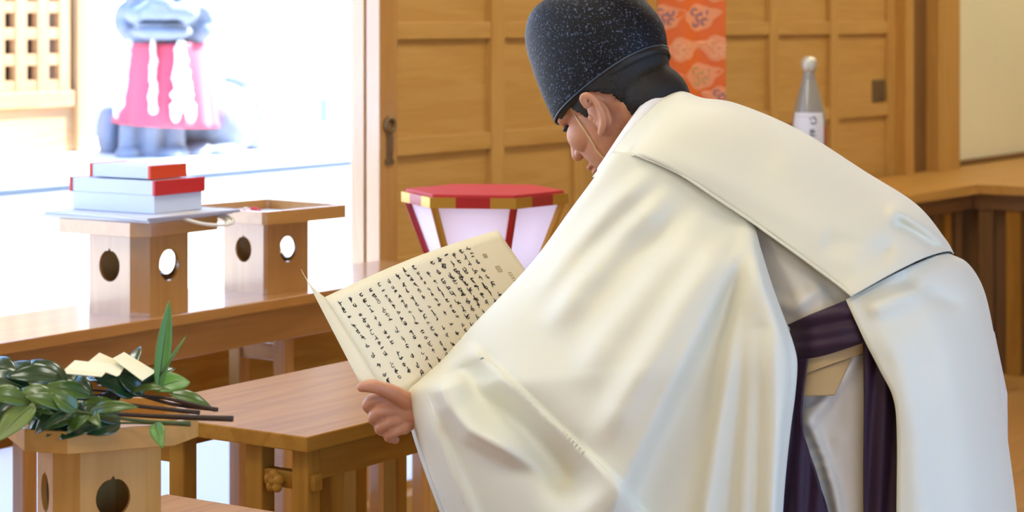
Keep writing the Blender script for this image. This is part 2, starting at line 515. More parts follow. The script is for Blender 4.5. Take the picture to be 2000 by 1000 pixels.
# ------------------------------------------------------------------ tables
def table(name, u0, u1, v0, v1, zt, th, label, cat='table', leg=0.036, ap=(0.06, 0.0), peg=False):
    t = room_empty(name, u0, v0)
    tag(t, label, cat)
    L, W = u1 - u0, v1 - v0
    box('table_top', t, 0, L, 0, W, zt - th, zt, TABLEW['x'], 0.0025)
    zl = zt - th
    i0 = 0.028
    for ue in (i0, L - i0 - leg):
        for ve in (0.022, 0.125, W - 0.125 - leg, W - 0.022 - leg):
            box('leg', t, ue, ue + leg, ve, ve + leg, 0.0, zl, TABLEW['z'], 0.003)
        box('end_rail', t, ue + 0.006, ue + leg - 0.006, 0.012, W * 0.36, zl - 0.075, zl - 0.045, TABLEW['y'], 0.003)
        box('end_rail', t, ue + 0.006, ue + leg - 0.006, W * 0.68, W - 0.012, zl - 0.06, zl - 0.03, TABLEW['y'], 0.003)
        box('foot_rail', t, ue - 0.006, ue + leg + 0.006, 0.0, W, 0.0, 0.05, TABLEW['y'], 0.004)
    for ve in (0.026, W - 0.026 - 0.02):
        box('apron', t, i0 + leg, L - i0 - leg, ve, ve + 0.02, zl - ap[0], zl, TABLEW['x'], 0.002)
    if peg:
        # five-lobed flower boss pinned between the near legs
        bm = bmesh.new()
        cy, cz = 0.092, zl - 0.062
        for k in range(5):
            a = math.pi / 2 + k * 2 * math.pi / 5
            ellip(bm, (i0 - 0.006, cy + 0.012 * math.cos(a), cz + 0.012 * math.sin(a)), (0.008, 0.0095, 0.0095), None, 12, 8)
        ellip(bm, (i0 - 0.010, cy, cz), (0.008, 0.006, 0.006), None, 10, 8)
        sculpt('flower_peg', bm, 0.0015, TABLEW['z'], t, 2)
    return t

pt = table('offering_table', 2.914, 3.64, 2.386, 2.855, 0.74, 0.027, 'polished wooden offering table just below the held prayer sheet', peg=True)
L, leg, zl = 3.64 - 2.914, 0.036, 0.74 - 0.027
box('leg', pt, 0.105, 0.105 + leg, 0.03, 0.03 + leg, 0.0, zl, TABLEW['z'], 0.003)
nt_ = table('low_offering_table', 1.75, 2.69, 1.75, 2.50, 0.67, 0.026, 'wooden table carrying the tray stand of green leafy branches')
bt = room_empty('long_offering_table', 1.6, 3.46)
tag(bt, 'long wooden table along the bright window carrying two tray stands', 'table')
BL = 4.93 - 1.6
box('table_top', bt, 0, BL, 0, 0.32, 0.749, 0.775, SHELFW['x'], 0.0025)
box('apron', bt, 0.05, BL - 0.05, 0.045, 0.065, 0.662, 0.749, SHELFW['x'], 0.002)
box('apron', bt, 0.05, BL - 0.05, 0.26, 0.28, 0.662, 0.749, SHELFW['x'], 0.002)
for k in (0.10, 0.95, 1.75, 2.62, 3.2):
    for ve in (0.07, 0.215):
        box('leg', bt, k, k + 0.04, ve, ve + 0.036, 0.0, 0.749, SHELFW['z'], 0.003)
    box('cross_rail', bt, k + 0.008, k + 0.032, 0.10, 0.22, 0.60, 0.64, SHELFW['y'], 0.003)

# ------------------------------------------------------------------ tray stands (square tray on a pierced box)
def octagon(w, c):
    """half-width w, corner cut c (length of the cut face)"""
    k = c * math.sqrt(0.5)
    a = w - k
    return [(a, -w), (w, -a), (w, a), (a, w), (-a, w), (-w, a), (-w, -a), (-a, -w)]

def hole_pts(r, n=40):
    """round opening with a small pointed tip and shoulders at the top"""
    pts = []
    for i in range(n):
        a = -math.pi / 2 + 2 * math.pi * i / n
        rr = r
        d = abs(((a - math.pi / 2 + math.pi) % (2 * math.pi)) - math.pi)
        if d < 0.09: rr = r * 1.14
        elif d < 0.3: rr = r * 0.95
        elif d < 0.5: rr = r * 1.0
        pts.append((rr * 0.98 * math.cos(a), rr * 1.10 * math.sin(a)))
    return pts

def pierced_plate(bm, o, ax, nrm, W, H, hz, r, t):
    hp = hole_pts(r)
    n = len(hp)
    def place(x, z, d):
        return Vector(o) + Vector(ax) * x + Vector((0, 0, z)) - Vector(nrm) * d
    rings = {}
    corners = [(-W / 2, 0), (W / 2, 0), (W / 2, H), (-W / 2, H)]
    outer = []
    for (x, z) in hp:
        s = 1e9
        if x: s = min(s, (W / 2) / abs(x))
        if z > 0: s = min(s, (H - hz) / z)
        elif z < 0: s = min(s, hz / -z)
        outer.append((x * s, z * s + hz))
    for c in corners:
        j = min(range(n), key=lambda i: (outer[i][0] - c[0]) ** 2 + (outer[i][1] - c[1]) ** 2)
        outer[j] = c
    for d in (0, t):
        rings[d] = ([bm.verts.new(place(x, z + hz, d)) for x, z in hp], [bm.verts.new(place(x, z, d)) for x, z in outer])
    for i in range(n):
        j = (i + 1) % n
        for d in (0, t):
            a, b_ = rings[d]
            bm.faces.new((a[i], a[j], b_[j], b_[i]))
        bm.faces.new((rings[0][0][i], rings[0][0][j], rings[t][0][j], rings[t][0][i]))
        bm.faces.new((rings[0][1][i], rings[0][1][j], rings[t][1][j], rings[t][1][i]))

def tray_stand(name, loc, rz, label, tw, tc_, bw, bc, hb, hr, hole, mats=STANDW):
    t = empty(name, loc, rz)
    tag(t, label, 'stand', 'tray stands')
    th = 0.008
    oc = octagon(bw, bc)
    face = 2 * (bw - bc * math.sqrt(0.5))
    for k, (ox, oy, ax, nx) in enumerate([(0, -bw, (1, 0, 0), (0, -1, 0)), (bw, 0, (0, 1, 0), (1, 0, 0)), (0, bw, (-1, 0, 0), (0, 1, 0)), (-bw, 0, (0, -1, 0), (-1, 0, 0))]):
        bm = bmesh.new()
        if k == 2:
            u_, d_ = Vector(ax) * face / 2, Vector(nx) * -th
            bm.free()
            o_ = Vector((ox, oy, 0))
            prism('side_panel', t, [o_ - u_, o_ + u_, o_ + u_ + d_, o_ - u_ + d_], 0, hb, mats['z'], 0.0005)
            continue
        pierced_plate(bm, (ox, oy, 0), ax, nx, face, hb, hb * 0.60, hole, th)
        bm_link('side_panel', bm, mats['z'], t)
    for i in (0, 2, 4, 6):
        a, b_ = Vector(oc[i] + (0,)), Vector(oc[i + 1] + (0,))
        mid = (a + b_) / 2
        inn = -mid.normalized() * th
        prism('corner_panel', t, [a, b_, b_ + inn * 1.0, a + inn * 1.0], 0, hb, mats['z'], 0.0006)
    ot = octagon(tw, tc_)
    prism('tray_floor', t, [(x * 0.99, y * 0.99) for x, y in ot], hb, hb + 0.006, mats['x'], 0.001)
    # bent rim
    bm = bmesh.new()
    inner = octagon(tw - th, max(tc_ - 0.004, 0.003))
    vs = [[bm.verts.new((x, y, z)) for (x, y) in poly] for poly, z in ((ot, hb), (ot, hb + hr), (inner, hb + hr), (inner, hb))]
    for q in range(4):
        A_, B_ = vs[q], vs[(q + 1) % 4]
        for i in range(8):
            bm.faces.new((A_[i], A_[(i + 1) % 8], B_[(i + 1) % 8], B_[i]))
    bmesh.ops.bevel(bm, geom=list(bm.edges), offset=0.0008, segments=1, affect='EDGES')
    bm_link('tray_rim', bm, mats['x'], t)
    return t

HB = 0.187
s1c = R(3.765, 3.588, 0.775)
ts1 = tray_stand('tray_stand', s1c, YAW, 'tray stand on the window table stacked with white boxes', 0.145, 0.047, 0.096, 0.045, HB, 0.033, 0.033)
s2c = R(4.235, 3.60, 0.775)
ts2 = tray_stand('tray_stand', s2c, YAW - 0.10, 'tray stand on the window table holding a knotted red cord', 0.145, 0.012, 0.078, 0.010, HB - 0.008, 0.033, 0.029)
s3c = Vector((-0.590, 3.146, 0.67))
ts3 = tray_stand('tray_stand', s3c, math.radians(25), 'tray stand in the near corner heaped with green leafy branches', 0.1236, 0.068, 0.0776, 0.044, 0.188, 0.031, 0.025, NEARW)

# ------------------------------------------------------------------ packages on the first tray stand
CARD = plain('white_card', lin(200, 207, 222), 0.6, 0.05, 80)
REDC = plain('red_card', lin(196, 34, 36), 0.45)
ORANGEC = plain('vermilion_card', lin(214, 66, 26), 0.45)
ENV = plain('pale_paper', lin(206, 206, 214), 0.7, 0.05, 60)
CORD = plain('white_cord', lin(238, 234, 222), 0.7, 0.3, 300)
REDCORD = plain('red_cord', lin(206, 60, 64), 0.6, 0.3, 300)
zt = 0.775 + HB + 0.033
# two flat envelopes
for k, (du, dv, rz, dz) in enumerate([(0.008, 0.012, 0.05, 0.0), (0.012, -0.006, -0.04, 0.0062)]):
    e = empty('flat_envelope', s1c + R(du, dv, 0) + Vector((0, 0, HB + 0.0332 + dz)), YAW + rz)
    tag(e, ['lower flat white envelope under the white boxes', 'upper flat white envelope directly beneath the large white box'][k], 'envelope', 'flat envelopes on the tray stand')
    box('sleeve', e, -0.150, 0.150, -0.165, 0.175, 0, 0.006, ENV, 0.0015)
    box('flap', e, -0.150, 0.150, -0.168, -0.10, 0.0061, 0.0066, ENV, 0.0)
zb = HB + 0.0332 + 0.0130
def gift_box(name, label, loc, rz, hu, hv, h, hl, endmat, body):
    b_ = empty(name, loc, rz)
    tag(b_, label, 'box', 'white gift boxes')
    if body:
        box('body', b_, -hu, hu, -hv, hv, 0, h, CARD, 0.0015)
    l = box('lid', b_, -hu - 0.002, hu + 0.002, -hv - 0.001, hv + 0.001, h - 0.001 if body else 0.0, h + hl, CARD, 0.0015)
    for s in (-1, 1):
        y0, y1 = (-hv - 0.006, -hv + 0.003) if s < 0 else (hv - 0.003, hv + 0.006)
        box('end_cap', l, -hu - 0.0045, hu + 0.0045, y0, y1, (h - 0.001 if body else 0.0) - 0.001, h + hl + 0.0015, endmat, 0.0015)
    return b_
gb1 = gift_box('gift_box', 'large white box with red-ended lid under the smaller box', s1c + R(0.018, 0.022, zb), YAW + 0.02, 0.082, 0.128, 0.044, 0.031, REDC, True)
gb2 = gift_box('gift_box', 'small flat white box with orange-red end on top of pile', s1c + R(0.010, 0.012, zb + 0.0782), YAW + 0.02, 0.058, 0.090, 0.0, 0.029, ORANGEC, False)
# loose white cord hanging over the tray edge
pts = [P(*p) for p in [(345, 421, 5.03), (365, 429, 5.02), (395, 437, 5.03), (428, 440, 5.05), (450, 437, 5.09), (456, 430, 5.12), (447, 424, 5.14), (430, 420, 5.15), (412, 417, 5.16)]]
co = tube('white_cord', None, cr(pts, 40), 0.0042, CORD, 8)
tag(co, 'loop of loose white cord at the edge of the box-laden tray', 'cord')
pts = [P(*p) for p in [(412, 417, 5.165), (425, 421, 5.15), (440, 428, 5.13), (447, 433, 5.10), (440, 435, 5.08)]]
tube('cord_end', co, cr(pts, 20), 0.004, CORD, 8)
# things in the second tray: white paper lining and a knotted red cord
pl_ = prism('tray_paper', None, [(-0.125, -0.125), (0.125, -0.125), (0.125, 0.125), (-0.125, 0.125)], 0, 0.002, ENV)
pl_.location = s2c + Vector((0, 0, HB - 0.008 + 0.0064)); pl_.rotation_euler = (0, 0, YAW - 0.10)
tag(pl_, 'white paper sheet lining the tray with the red cord', 'paper')
kn = empty('red_knot', s2c + R(-0.105, -0.035, HB + 0.001), YAW)
tag(kn, 'knotted red and white cord lying in the second tray', 'cord')
for k in range(3):
    a0 = k * 2.1
    pts = [(0.018 * math.cos(a0) + 0.020 * math.cos(t), 0.014 * math.sin(a0) + 0.020 * math.sin(t), 0.014 + 0.008 * math.sin(2 * t + k)) for t in np.linspace(0, 6.2, 24)]
    tube('cord_loop', kn, pts, 0.0045, REDCORD if k != 1 else CORD, 8)

# ------------------------------------------------------------------ hexagonal lantern
LRED = plain('red_lacquer', lin(168, 18, 26), 0.3, coat=0.4)
LGOLD = plain('gold_leaf', lin(206, 160, 70), 0.3, metal=0.8)
LPAPER, nt, b = new_mat('lantern_paper')
b.inputs['Base Color'].default_value = lin(246, 240, 240); b.inputs['Roughness'].default_value = 0.9
tr = nt.nodes.new('ShaderNodeBsdfTranslucent'); tr.inputs[0].default_value = lin(236, 242, 255)
ms = nt.nodes.new('ShaderNodeMixShader'); ms.inputs[0].default_value = 0.5
nt.links.new(b.outputs[0], ms.inputs[1]); nt.links.new(tr.outputs[0], ms.inputs[2])
nt.links.new(ms.outputs[0], nt.nodes['Material Output'].inputs[0])
LY = 5.0
lc = P(946, 400, LY)
ln = empty('paper_lantern', (lc.x, lc.y, 0), math.radians(-8))
tag(ln, 'hexagonal white paper lantern with red and gold frame behind prayer sheet', 'lantern')
ZT, ZB_, RT, RB = HC - (392 - HY) / F * LY, 0.76, 0.178, 0.070
def hexp(r, k, z):
    a = math.radians(60 * k)
    return Vector((r * math.cos(a), r * math.sin(a), z))
for k in range(6):
    a, b_ = hexp(RT - 0.006, k, ZT), hexp(RT - 0.006, k + 1, ZT)
    c, d = hexp(RB - 0.004, k + 1, ZB_), hexp(RB - 0.004, k, ZB_)
    p = mesh('paper_panel', [a, b_, c, d], [(0, 1, 2, 3)], LPAPER, ln)
    solidify(p, 0.001)
    # corner rib: red with gilt ends
    path = [hexp(RT, k, ZT).lerp(hexp(RB, k, ZB_), t) for t in (0, 0.33, 0.36, 0.68, 0.71, 1)]
    rb = tube('rib', ln, [path[0], path[5]], 0.008, LRED, 6, False)
    tube('gilt_sleeve', rb, [hexp(RT + 0.0005, k, ZT).lerp(hexp(RB, k, ZB_), t) for t in (0.0, 0.42)], 0.0092, LGOLD if k % 2 == 0 else LRED, 6, False)
    # top rim: red-and-gilt bars
    e0, e1 = hexp(RT + 0.014, k, ZT + 0.008), hexp(RT + 0.014, k + 1, ZT + 0.008)
    for q, (t0, t1) in enumerate([(0, 0.3), (0.3, 0.7), (0.7, 1.0)]):
        A_, B_ = e0.lerp(e1, t0), e0.lerp(e1, t1)
        A2, B2 = A_ * 0.885, B_ * 0.885
        vs = []
        for z in (ZT - 0.004, ZT + 0.019):
            for pnt in (A_, B_, B2, A2):
                vs.append((pnt.x, pnt.y, z))
        mesh('rim_bar', vs, [(0, 1, 2, 3), (4, 5, 6, 7), (0, 1, 5, 4), (1, 2, 6, 5), (2, 3, 7, 6), (3, 0, 4, 7)], LRED if q == 1 else LGOLD, ln)
prism('top_board', ln, [hexp(RT + 0.004, k, 0).xy for k in range(6)], ZT + 0.006, ZT + 0.026, plain('red_cloth', lin(186, 40, 36), 0.6), 0.002)
prism('bottom_ring', ln, [hexp(RB + 0.012, k, 0).xy for k in range(6)], ZB_ - 0.02, ZB_ + 0.004, LRED, 0.003)
lathe('pole', ln, [(0.03, 0.7), (0.016, 0.66), (0.014, 0.4), (0.014, 0.1), (0.03, 0.06)], LRED, 20)
prism('foot', ln, [hexp(0.15, k, 0).xy for k in range(6)], 0.0, 0.05, LRED, 0.006)
bl = lathe('bulb', ln, [(0.004, -0.03), (0.022, -0.015), (0.028, 0.01), (0.02, 0.035), (0.004, 0.045)], LPAPER, 16, (0, 0, 0.90))
ll = bpy.data.lights.new('lantern_bulb', 'POINT'); ll.energy = 0.9; ll.color = (0.92, 0.95, 1.0); ll.shadow_soft_size = 0.03
lo = bpy.data.objects.new('lantern_bulb', ll); COL.objects.link(lo); lo.parent = ln; lo.location = (0, 0, 0.99)

# ------------------------------------------------------------------ sake bottle on a stand behind the priest
GLASS = plain('grey_bottle_glass', lin(150, 142, 128), 0.15, coat=0.6)
LABELM = plain('white_label', lin(226, 222, 220), 0.6)
INK = plain('black_ink', lin(28, 26, 26), 0.7)
bp_ = P(1580, 400, 6.8)
st = empty('small_stand', (bp_.x, bp_.y, 0), YAW)
tag(st, 'small wooden stand behind the priest carrying the bottle', 'stand')
box('stand_top', st, -0.13, 0.13, -0.13, 0.13, 0.905, 0.93, STANDW['x'])
for sx in (-0.115, 0.085):
    for sy in (-0.115, 0.085):
        box('leg', st, sx, sx + 0.03, sy, sy + 0.03, 0, 0.905, STANDW['z'])
bo = empty('sake_bottle', (bp_.x, bp_.y, 0.93))
tag(bo, 'tall grey glass bottle with white label and silver-wrapped cap', 'bottle')
lathe('glass', bo, [(0.048, 0.0), (0.052, 0.006), (0.052, 0.2), (0.050, 0.225), (0.043, 0.255), (0.032, 0.30), (0.022, 0.335), (0.0185, 0.352), (0.017, 0.365)], GLASS)
lathe('cap', bo, [(0.0175, 0.362), (0.0205, 0.365), (0.0235, 0.374), (0.0245, 0.386), (0.0235, 0.396), (0.019, 0.404), (0.008, 0.409), (0.001, 0.4095)], plain('silver_foil', lin(206, 198, 176), 0.35, 0.5, 120, metal=0.3))
lab = []
for z in (0.06, 0.245):
    pass
def label_patch(name, a0, a1, z0, z1, mat, parent, n=18, dr=0.0008):
    vs, fs = [], []
    prof = [(0.052, 0.0), (0.052, 0.2), (0.050, 0.225), (0.043, 0.255)]
    def rad(z):
        for (r0, za), (r1, zb2) in zip(prof, prof[1:]):
            if za <= z <= zb2: return r0 + (r1 - r0) * (z - za) / (zb2 - za)
        return prof[-1][0]
    zs = np.linspace(z0, z1, 9)
    for z in zs:
        for k in range(n):
            a = a0 + (a1 - a0) * k / (n - 1)
            vs.append(((rad(z) + dr) * math.cos(a), (rad(z) + dr) * math.sin(a), z))
    return mesh(name, vs, grid_faces(9, n), mat, parent, True)
lb = label_patch('label', math.radians(-160), math.radians(-40), 0.05, 0.237, LABELM, bo)
def ribbon(pts, w):
    """flat brush stroke polygons from a 2-D path"""
    pts = np.array(pts, float)
    n = len(pts)
    out = []
    for i in range(n):
        d = pts[min(i + 1, n - 1)] - pts[max(i - 1, 0)]
        d = d / (np.linalg.norm(d) + 1e-9)
        ww = w * (0.55 + 0.45 * math.sin(math.pi * (0.15 + 0.8 * i / max(1, n - 1))))
        out.append((pts[i] + np.array([-d[1], d[0]]) * ww / 2, pts[i] - np.array([-d[1], d[0]]) * ww / 2))
    return out
vs, fs = [], []
def on_bottle(x, z):
    a = math.radians(-84) + x / 0.052
    r = 0.052 if z < 0.2 else 0.052 - (z - 0.2) * 0.08
    return ((r + 0.0016) * math.cos(a), (r + 0.0016) * math.sin(a), z)
for path in [[(-0.010, 0.222), (-0.004, 0.214)], [(-0.001, 0.226), (0.006, 0.220), (0.012, 0.212)], [(-0.008, 0.206), (0.004, 0.203), (0.012, 0.209)],
             [(-0.008, 0.178), (0.008, 0.180)], [(0.0, 0.188), (0.0, 0.165)], [(-0.009, 0.166), (0.010, 0.167)], [(-0.007, 0.187), (-0.008, 0.168)]]:
    rb_ = ribbon(path, 0.0048)
    base = len(vs)
    for l_, r_ in rb_:
        vs.append(on_bottle(*l_)); vs.append(on_bottle(*r_))
    for i in range(len(rb_) - 1):
        fs.append((base + 2 * i, base + 2 * i + 1, base + 2 * i + 3, base + 2 * i + 2))
mesh('label_lettering', vs, fs, INK, lb)
label_patch('side_label', math.radians(-33), math.radians(-8), 0.06, 0.195, plain('red_label', lin(190, 60, 44), 0.5), bo, 6)

# ------------------------------------------------------------------ orange brocade hanging
BROC = plain('orange_brocade', lin(226, 102, 16), 0.55, 0.25, 500, 0.05, 30, sheen=0.15)
CLP = plain('salmon_thread', lin(236, 150, 98), 0.55, 0.2, 500)
CLG = plain('gold_thread', lin(196, 150, 84), 0.45, 0.2, 500)
CLV = plain('violet_thread', lin(140, 98, 112), 0.5, 0.2, 500)
hp_ = P(1351, 0, 7.35)
ha = math.radians(14)
hb = empty('brocade_hanging', (hp_.x, hp_.y, 0), ha)
tag(hb, 'orange brocade hanging with woven cloud patterns behind the black cap', 'banner')
HWD = 0.117
def wav(x):
    return 0.008 * math.sin(x * 40.0)
def cloth_pt(x, z, off=0.0):
    return (x, wav(x) - off, z)
xs = np.linspace(-HWD, HWD, 25); zs = np.linspace(1.00, 1.62, 20)
fa = mesh('fabric', [cloth_pt(x, z) for z in zs for x in xs], grid_faces(20, 25), BROC, hb, True)
solidify(fa, 0.0015, 0)
tube('hanging_rod', hb, [(-HWD - 0.03, 0, 1.625), (HWD + 0.03, 0, 1.625)], 0.009, DARKW['x'], 10)
for sx in (-0.09, 0.09):
    tube('hanging_cord', hb, [(sx, 0, 1.63), (sx, 0, 2.9)], 0.003, DARKW['z'], 6)
px = 7.35 / F
def cloud(cx, cy, s, mats, flip):
    """a woven cloud: scalloped outline with a trailing tip and inner curls"""
    x0, z0 = (cx - 1351) * px / math.cos(ha), HC - (cy - HY) * px
    n = 48
    out = []
    for i in range(n):
        a = 2 * math.pi * i / n
        r = s * (1 + 0.16 * abs(math.sin(2.5 * a)))
        d = abs(((a - (0.25 if flip > 0 else math.pi - 0.25) + math.pi) % (2 * math.pi)) - math.pi)
        if d < 0.45: r *= 1 + 0.75 * (1 - d / 0.45)
        out.append((x0 + r * math.cos(a), z0 + 0.92 * r * math.sin(a)))
    out = [(max(-HWD, min(HWD, x)), z) for x, z in out]
    c0 = max(-HWD, min(HWD, x0))
    vs = [cloth_pt(c0, z0, 0.0016)] + [cloth_pt(c0 + (x - c0) * t, z0 + (z - z0) * t, 0.0016) for t in (0.5, 1.0) for x, z in out]
    fs = [(0, 1 + i, 1 + (i + 1) % n) for i in range(n)] + [(1 + i, 1 + n + i, 1 + n + (i + 1) % n, 1 + (i + 1) % n) for i in range(n)]
    m = mesh('cloud_pattern', vs, fs, mats[0], hb)
    vs, fs = [], []
    for (ox, oz, rr, turn) in [(-0.42, 0.34, 0.34, 1), (0.36, 0.36, 0.34, -1), (0.0, -0.08, 0.36, 1), (-0.34, -0.46, 0.30, -1), (0.42, -0.40, 0.32, 1)]:
        path = []
        for t in np.linspace(0, 4.6, 14):
            q = rr * s * (1 - 0.14 * t)
            path.append((x0 + ox * s + q * math.cos(turn * t + 0.6), z0 + oz * s + q * math.sin(turn * t + 0.6)))
        base = len(vs)
        rb_ = ribbon(path, s * 0.17)
        for l_, r_ in rb_:
            for e in (l_, r_):
                vs.append(cloth_pt(max(-HWD, min(HWD, e[0])), e[1], 0.0030))
        for i in range(len(rb_) - 1):
            fs.append((base + 2 * i, base + 2 * i + 1, base + 2 * i + 3, base + 2 * i + 2))
    mesh('cloud_curls', vs, fs, mats[1], m)
for (cx, cy, s, mm, fl_) in [(1366, 34, 0.044, (CLP, CLV), 1), (1298, 34, 0.042, (CLP, CLV), 1), (1330, 97, 0.040, (CLP, plain('pale_salmon', lin(240, 170, 120), 0.55)), 1), (1402, 94, 0.042, (CLP, plain('pale_salmon2', lin(240, 170, 120), 0.55)), -1),
                             (1369, 149, 0.044, (CLP, CLG), 1), (1408, 190, 0.036, (CLP, CLV), -1), (1300, 160, 0.04, (CLP, CLG), 1), (1330, -22, 0.04, (CLP, CLG), 1), (1400, -20, 0.04, (CLP, CLP), -1), (1335, 215, 0.04, (CLP, CLV), 1)]:
    cloud(cx, cy, s, mm, fl_)

# ------------------------------------------------------------------ stone guardian dog in the courtyard
SY = 10.5
gd = empty('guardian_dog_statue', P(318, 310, SY))
gd.rotation_euler = (0, 0, math.radians(8))
tag(gd, 'seated grey stone guardian dog statue in the bright courtyard', 'statue')
k_ = SY / F
def S_(x, y, d=0.0):
    """local place on the statue, from bearing; d = towards the back"""
    return ((x - 318) * k_, d, (310 - y) * k_)
bm = bmesh.new()
ellip(bm, S_(325, 130, 0.16), (0.22, 0.24, 0.30))            # chest
ellip(bm, S_(345, 215, 0.34), (0.26, 0.26, 0.24))            # belly
for (x, tx) in ((256, 252), (340, 342)):
    bm_tube(bm, [S_(x + 14, 120, 0.10), S_(x, 220, 0.02), S_(tx, 285, 0.0)], [0.08, 0.054, 0.050])
    ellip(bm, S_(tx, 300, -0.05), (0.066, 0.10, 0.04))       # forepaws
bm_tube(bm, [S_(298, 150, 0.0), S_(298, 240, -0.03), S_(298, 292, -0.02)], [0.09, 0.05, 0.05])
ellip(bm, S_(300, 304, -0.03), (0.06, 0.06, 0.03))
ellip(bm, S_(425, 245, 0.36), (0.19, 0.26, 0.20))            # haunch
ellip(bm, S_(385, 300, 0.10), (0.085, 0.13, 0.05))           # hind paw
ellip(bm, S_(435, 303, 0.10), (0.10, 0.12, 0.045))
ellip(bm, S_(215, 265, 0.40), (0.08, 0.2, 0.15))
for i in range(9):                                          # plumed tail
    ellip(bm, S_(480 + 14 * math.sin(i * 2.1), 300 - i * 16, 0.52 + 0.04 * math.cos(i * 1.7)), (0.085, 0.09, 0.06))
# head: muzzle, jaws, nose, brow
ellip(bm, S_(322, -5, 0.05), (0.19, 0.21, 0.20))
ellip(bm, S_(316, 22, -0.10), (0.165, 0.14, 0.065))
ellip(bm, S_(316, 62, -0.08), (0.150, 0.13, 0.040))
ellip(bm, S_(316, 8, -0.2), (0.06, 0.05, 0.04))
for sx in (-1, 1):
    ellip(bm, S_(316 + sx * 46, 26, -0.14), (0.065, 0.08, 0.05))
    ellip(bm, S_(316 + sx * 34, -20, -0.14), (0.05, 0.05, 0.035))
    ellip(bm, S_(316 + sx * 60, -60, 0.0), (0.05, 0.03, 0.07))
random.seed(3)
for i in range(26):                                         # mane curls
    a = -0.4 + i / 25 * (math.pi + 0.8)
    x, y = 322 + 82 * math.cos(a), 40 + 46 * math.sin(a)
    ellip(bm, S_(x, y, 0.02 + 0.05 * random.random()), (0.045, 0.06, 0.045))
sculpt('body', bm, 0.012, STATUE, gd, 2)
tb_ = []
bm = bmesh.new()
ellip(bm, S_(316, 43, -0.13), (0.135, 0.085, 0.012))
sculpt('mouth_gap', bm, 0.006, plain('dark_mouth', lin(40, 52, 70), 0.9), gd, 1)
# base slab under the statue
box('base_slab', gd, -0.34, 0.52, -0.26, 0.85, -0.012, 0.012, STONE, 0.004)

BIB = plain('red_bib_cloth', lin(224, 84, 106), 0.75, 0.2, 60, sheen=0.2)
FRINGE = plain('white_fleece', lin(246, 246, 246), 0.9, 0.4, 60)
bb = empty('red_bib', gd.location)
bb.rotation_euler = gd.rotation_euler
tag(bb, 'pinkish red cloth bib with white tassels hung round the stone statue', 'bib')
vs = []
NR, NC = 16, 60
for i in range(NR):
    t = i / (NR - 1)
    y = 84 + (246 - 84) * t
    for j in range(NC):
        a = -0.25 + (math.pi + 0.5) * j / (NC - 1)
        rx = (80 + 24 * t + 2.5 * t * math.sin(a * 14)) * k_
        ry = (0.24 + 0.06 * t) + 0.012 * t * math.sin(a * 14)
        c = S_(325, y - 9 * t * math.cos(a) * 0.6, 0.14)
        vs.append((c[0] - rx * math.cos(a), c[1] - ry * math.sin(a), c[2]))
bc = mesh('bib_cloth', vs, grid_faces(NR, NC), BIB, bb, True)
solidify(bc, 0.008)
def tassel(name, xtop, xbot, y0, y1, w0, w1, seed):
    random.seed(seed)
    bm = bmesh.new()
    n = 12
    for i in range(n):
        t = i / (n - 1)
        x, y = xtop + (xbot - xtop) * t, y0 + (y1 - y0) * t
        dx = (x - 325) * k_
        rx = (80 + 24 * (y - 84) / 162) * k_
        d = 0.14 - (0.24 + 0.06 * (y - 84) / 162) * math.sqrt(max(0.05, 1 - min(0.97, (dx / rx) ** 2))) - 0.032
        w_ = (w0 + (w1 - w0) * t) * (0.85 + 0.3 * random.random())
        c = S_(x + random.uniform(-2, 2), y, d)
        ellip(bm, c, (w_ * k_, 0.022, 0.028), None, 12, 8)
    if w1 > 12:
        for sx in (-1, 1):
            c = S_(xbot + sx * w1 * 0.6, y1 + 12, d); ellip(bm, c, (w1 * 0.45 * k_, 0.02, 0.05), None, 12, 8)
    sculpt(name, bm, 0.006, FRINGE, bb, 2)
tassel('tassel', 352, 358, 86, 205, 10, 24, 1)
tassel('tassel', 252, 238, 86, 200, 9, 15, 2)
tassel('tie_band', 302, 300, 84, 210, 6, 9, 4)

# ------------------------------------------------------------------ leafy branches on the near tray stand
LEAFD = plain('leaf_dark', lin(34, 64, 34), 0.28, 0.1, 60, 0.25, 30, coat=0.5)
LEAFM = plain('leaf_mid', lin(76, 104, 38), 0.34, 0.1, 60, 0.22, 30, coat=0.3)
LEAFL = plain('leaf_light', lin(108, 126, 56), 0.42, 0.1, 60, 0.2, 30)
LEAFB = plain('leaf_bright', lin(86, 134, 48), 0.4, 0.1, 60, 0.2, 30)
BARK = plain('brown_twig', lin(58, 40, 26), 0.7, 0.4, 200, 0.2, 40)
GTWIG = plain('green_twig', lin(72, 86, 44), 0.6, 0.3, 200, 0.2, 40)

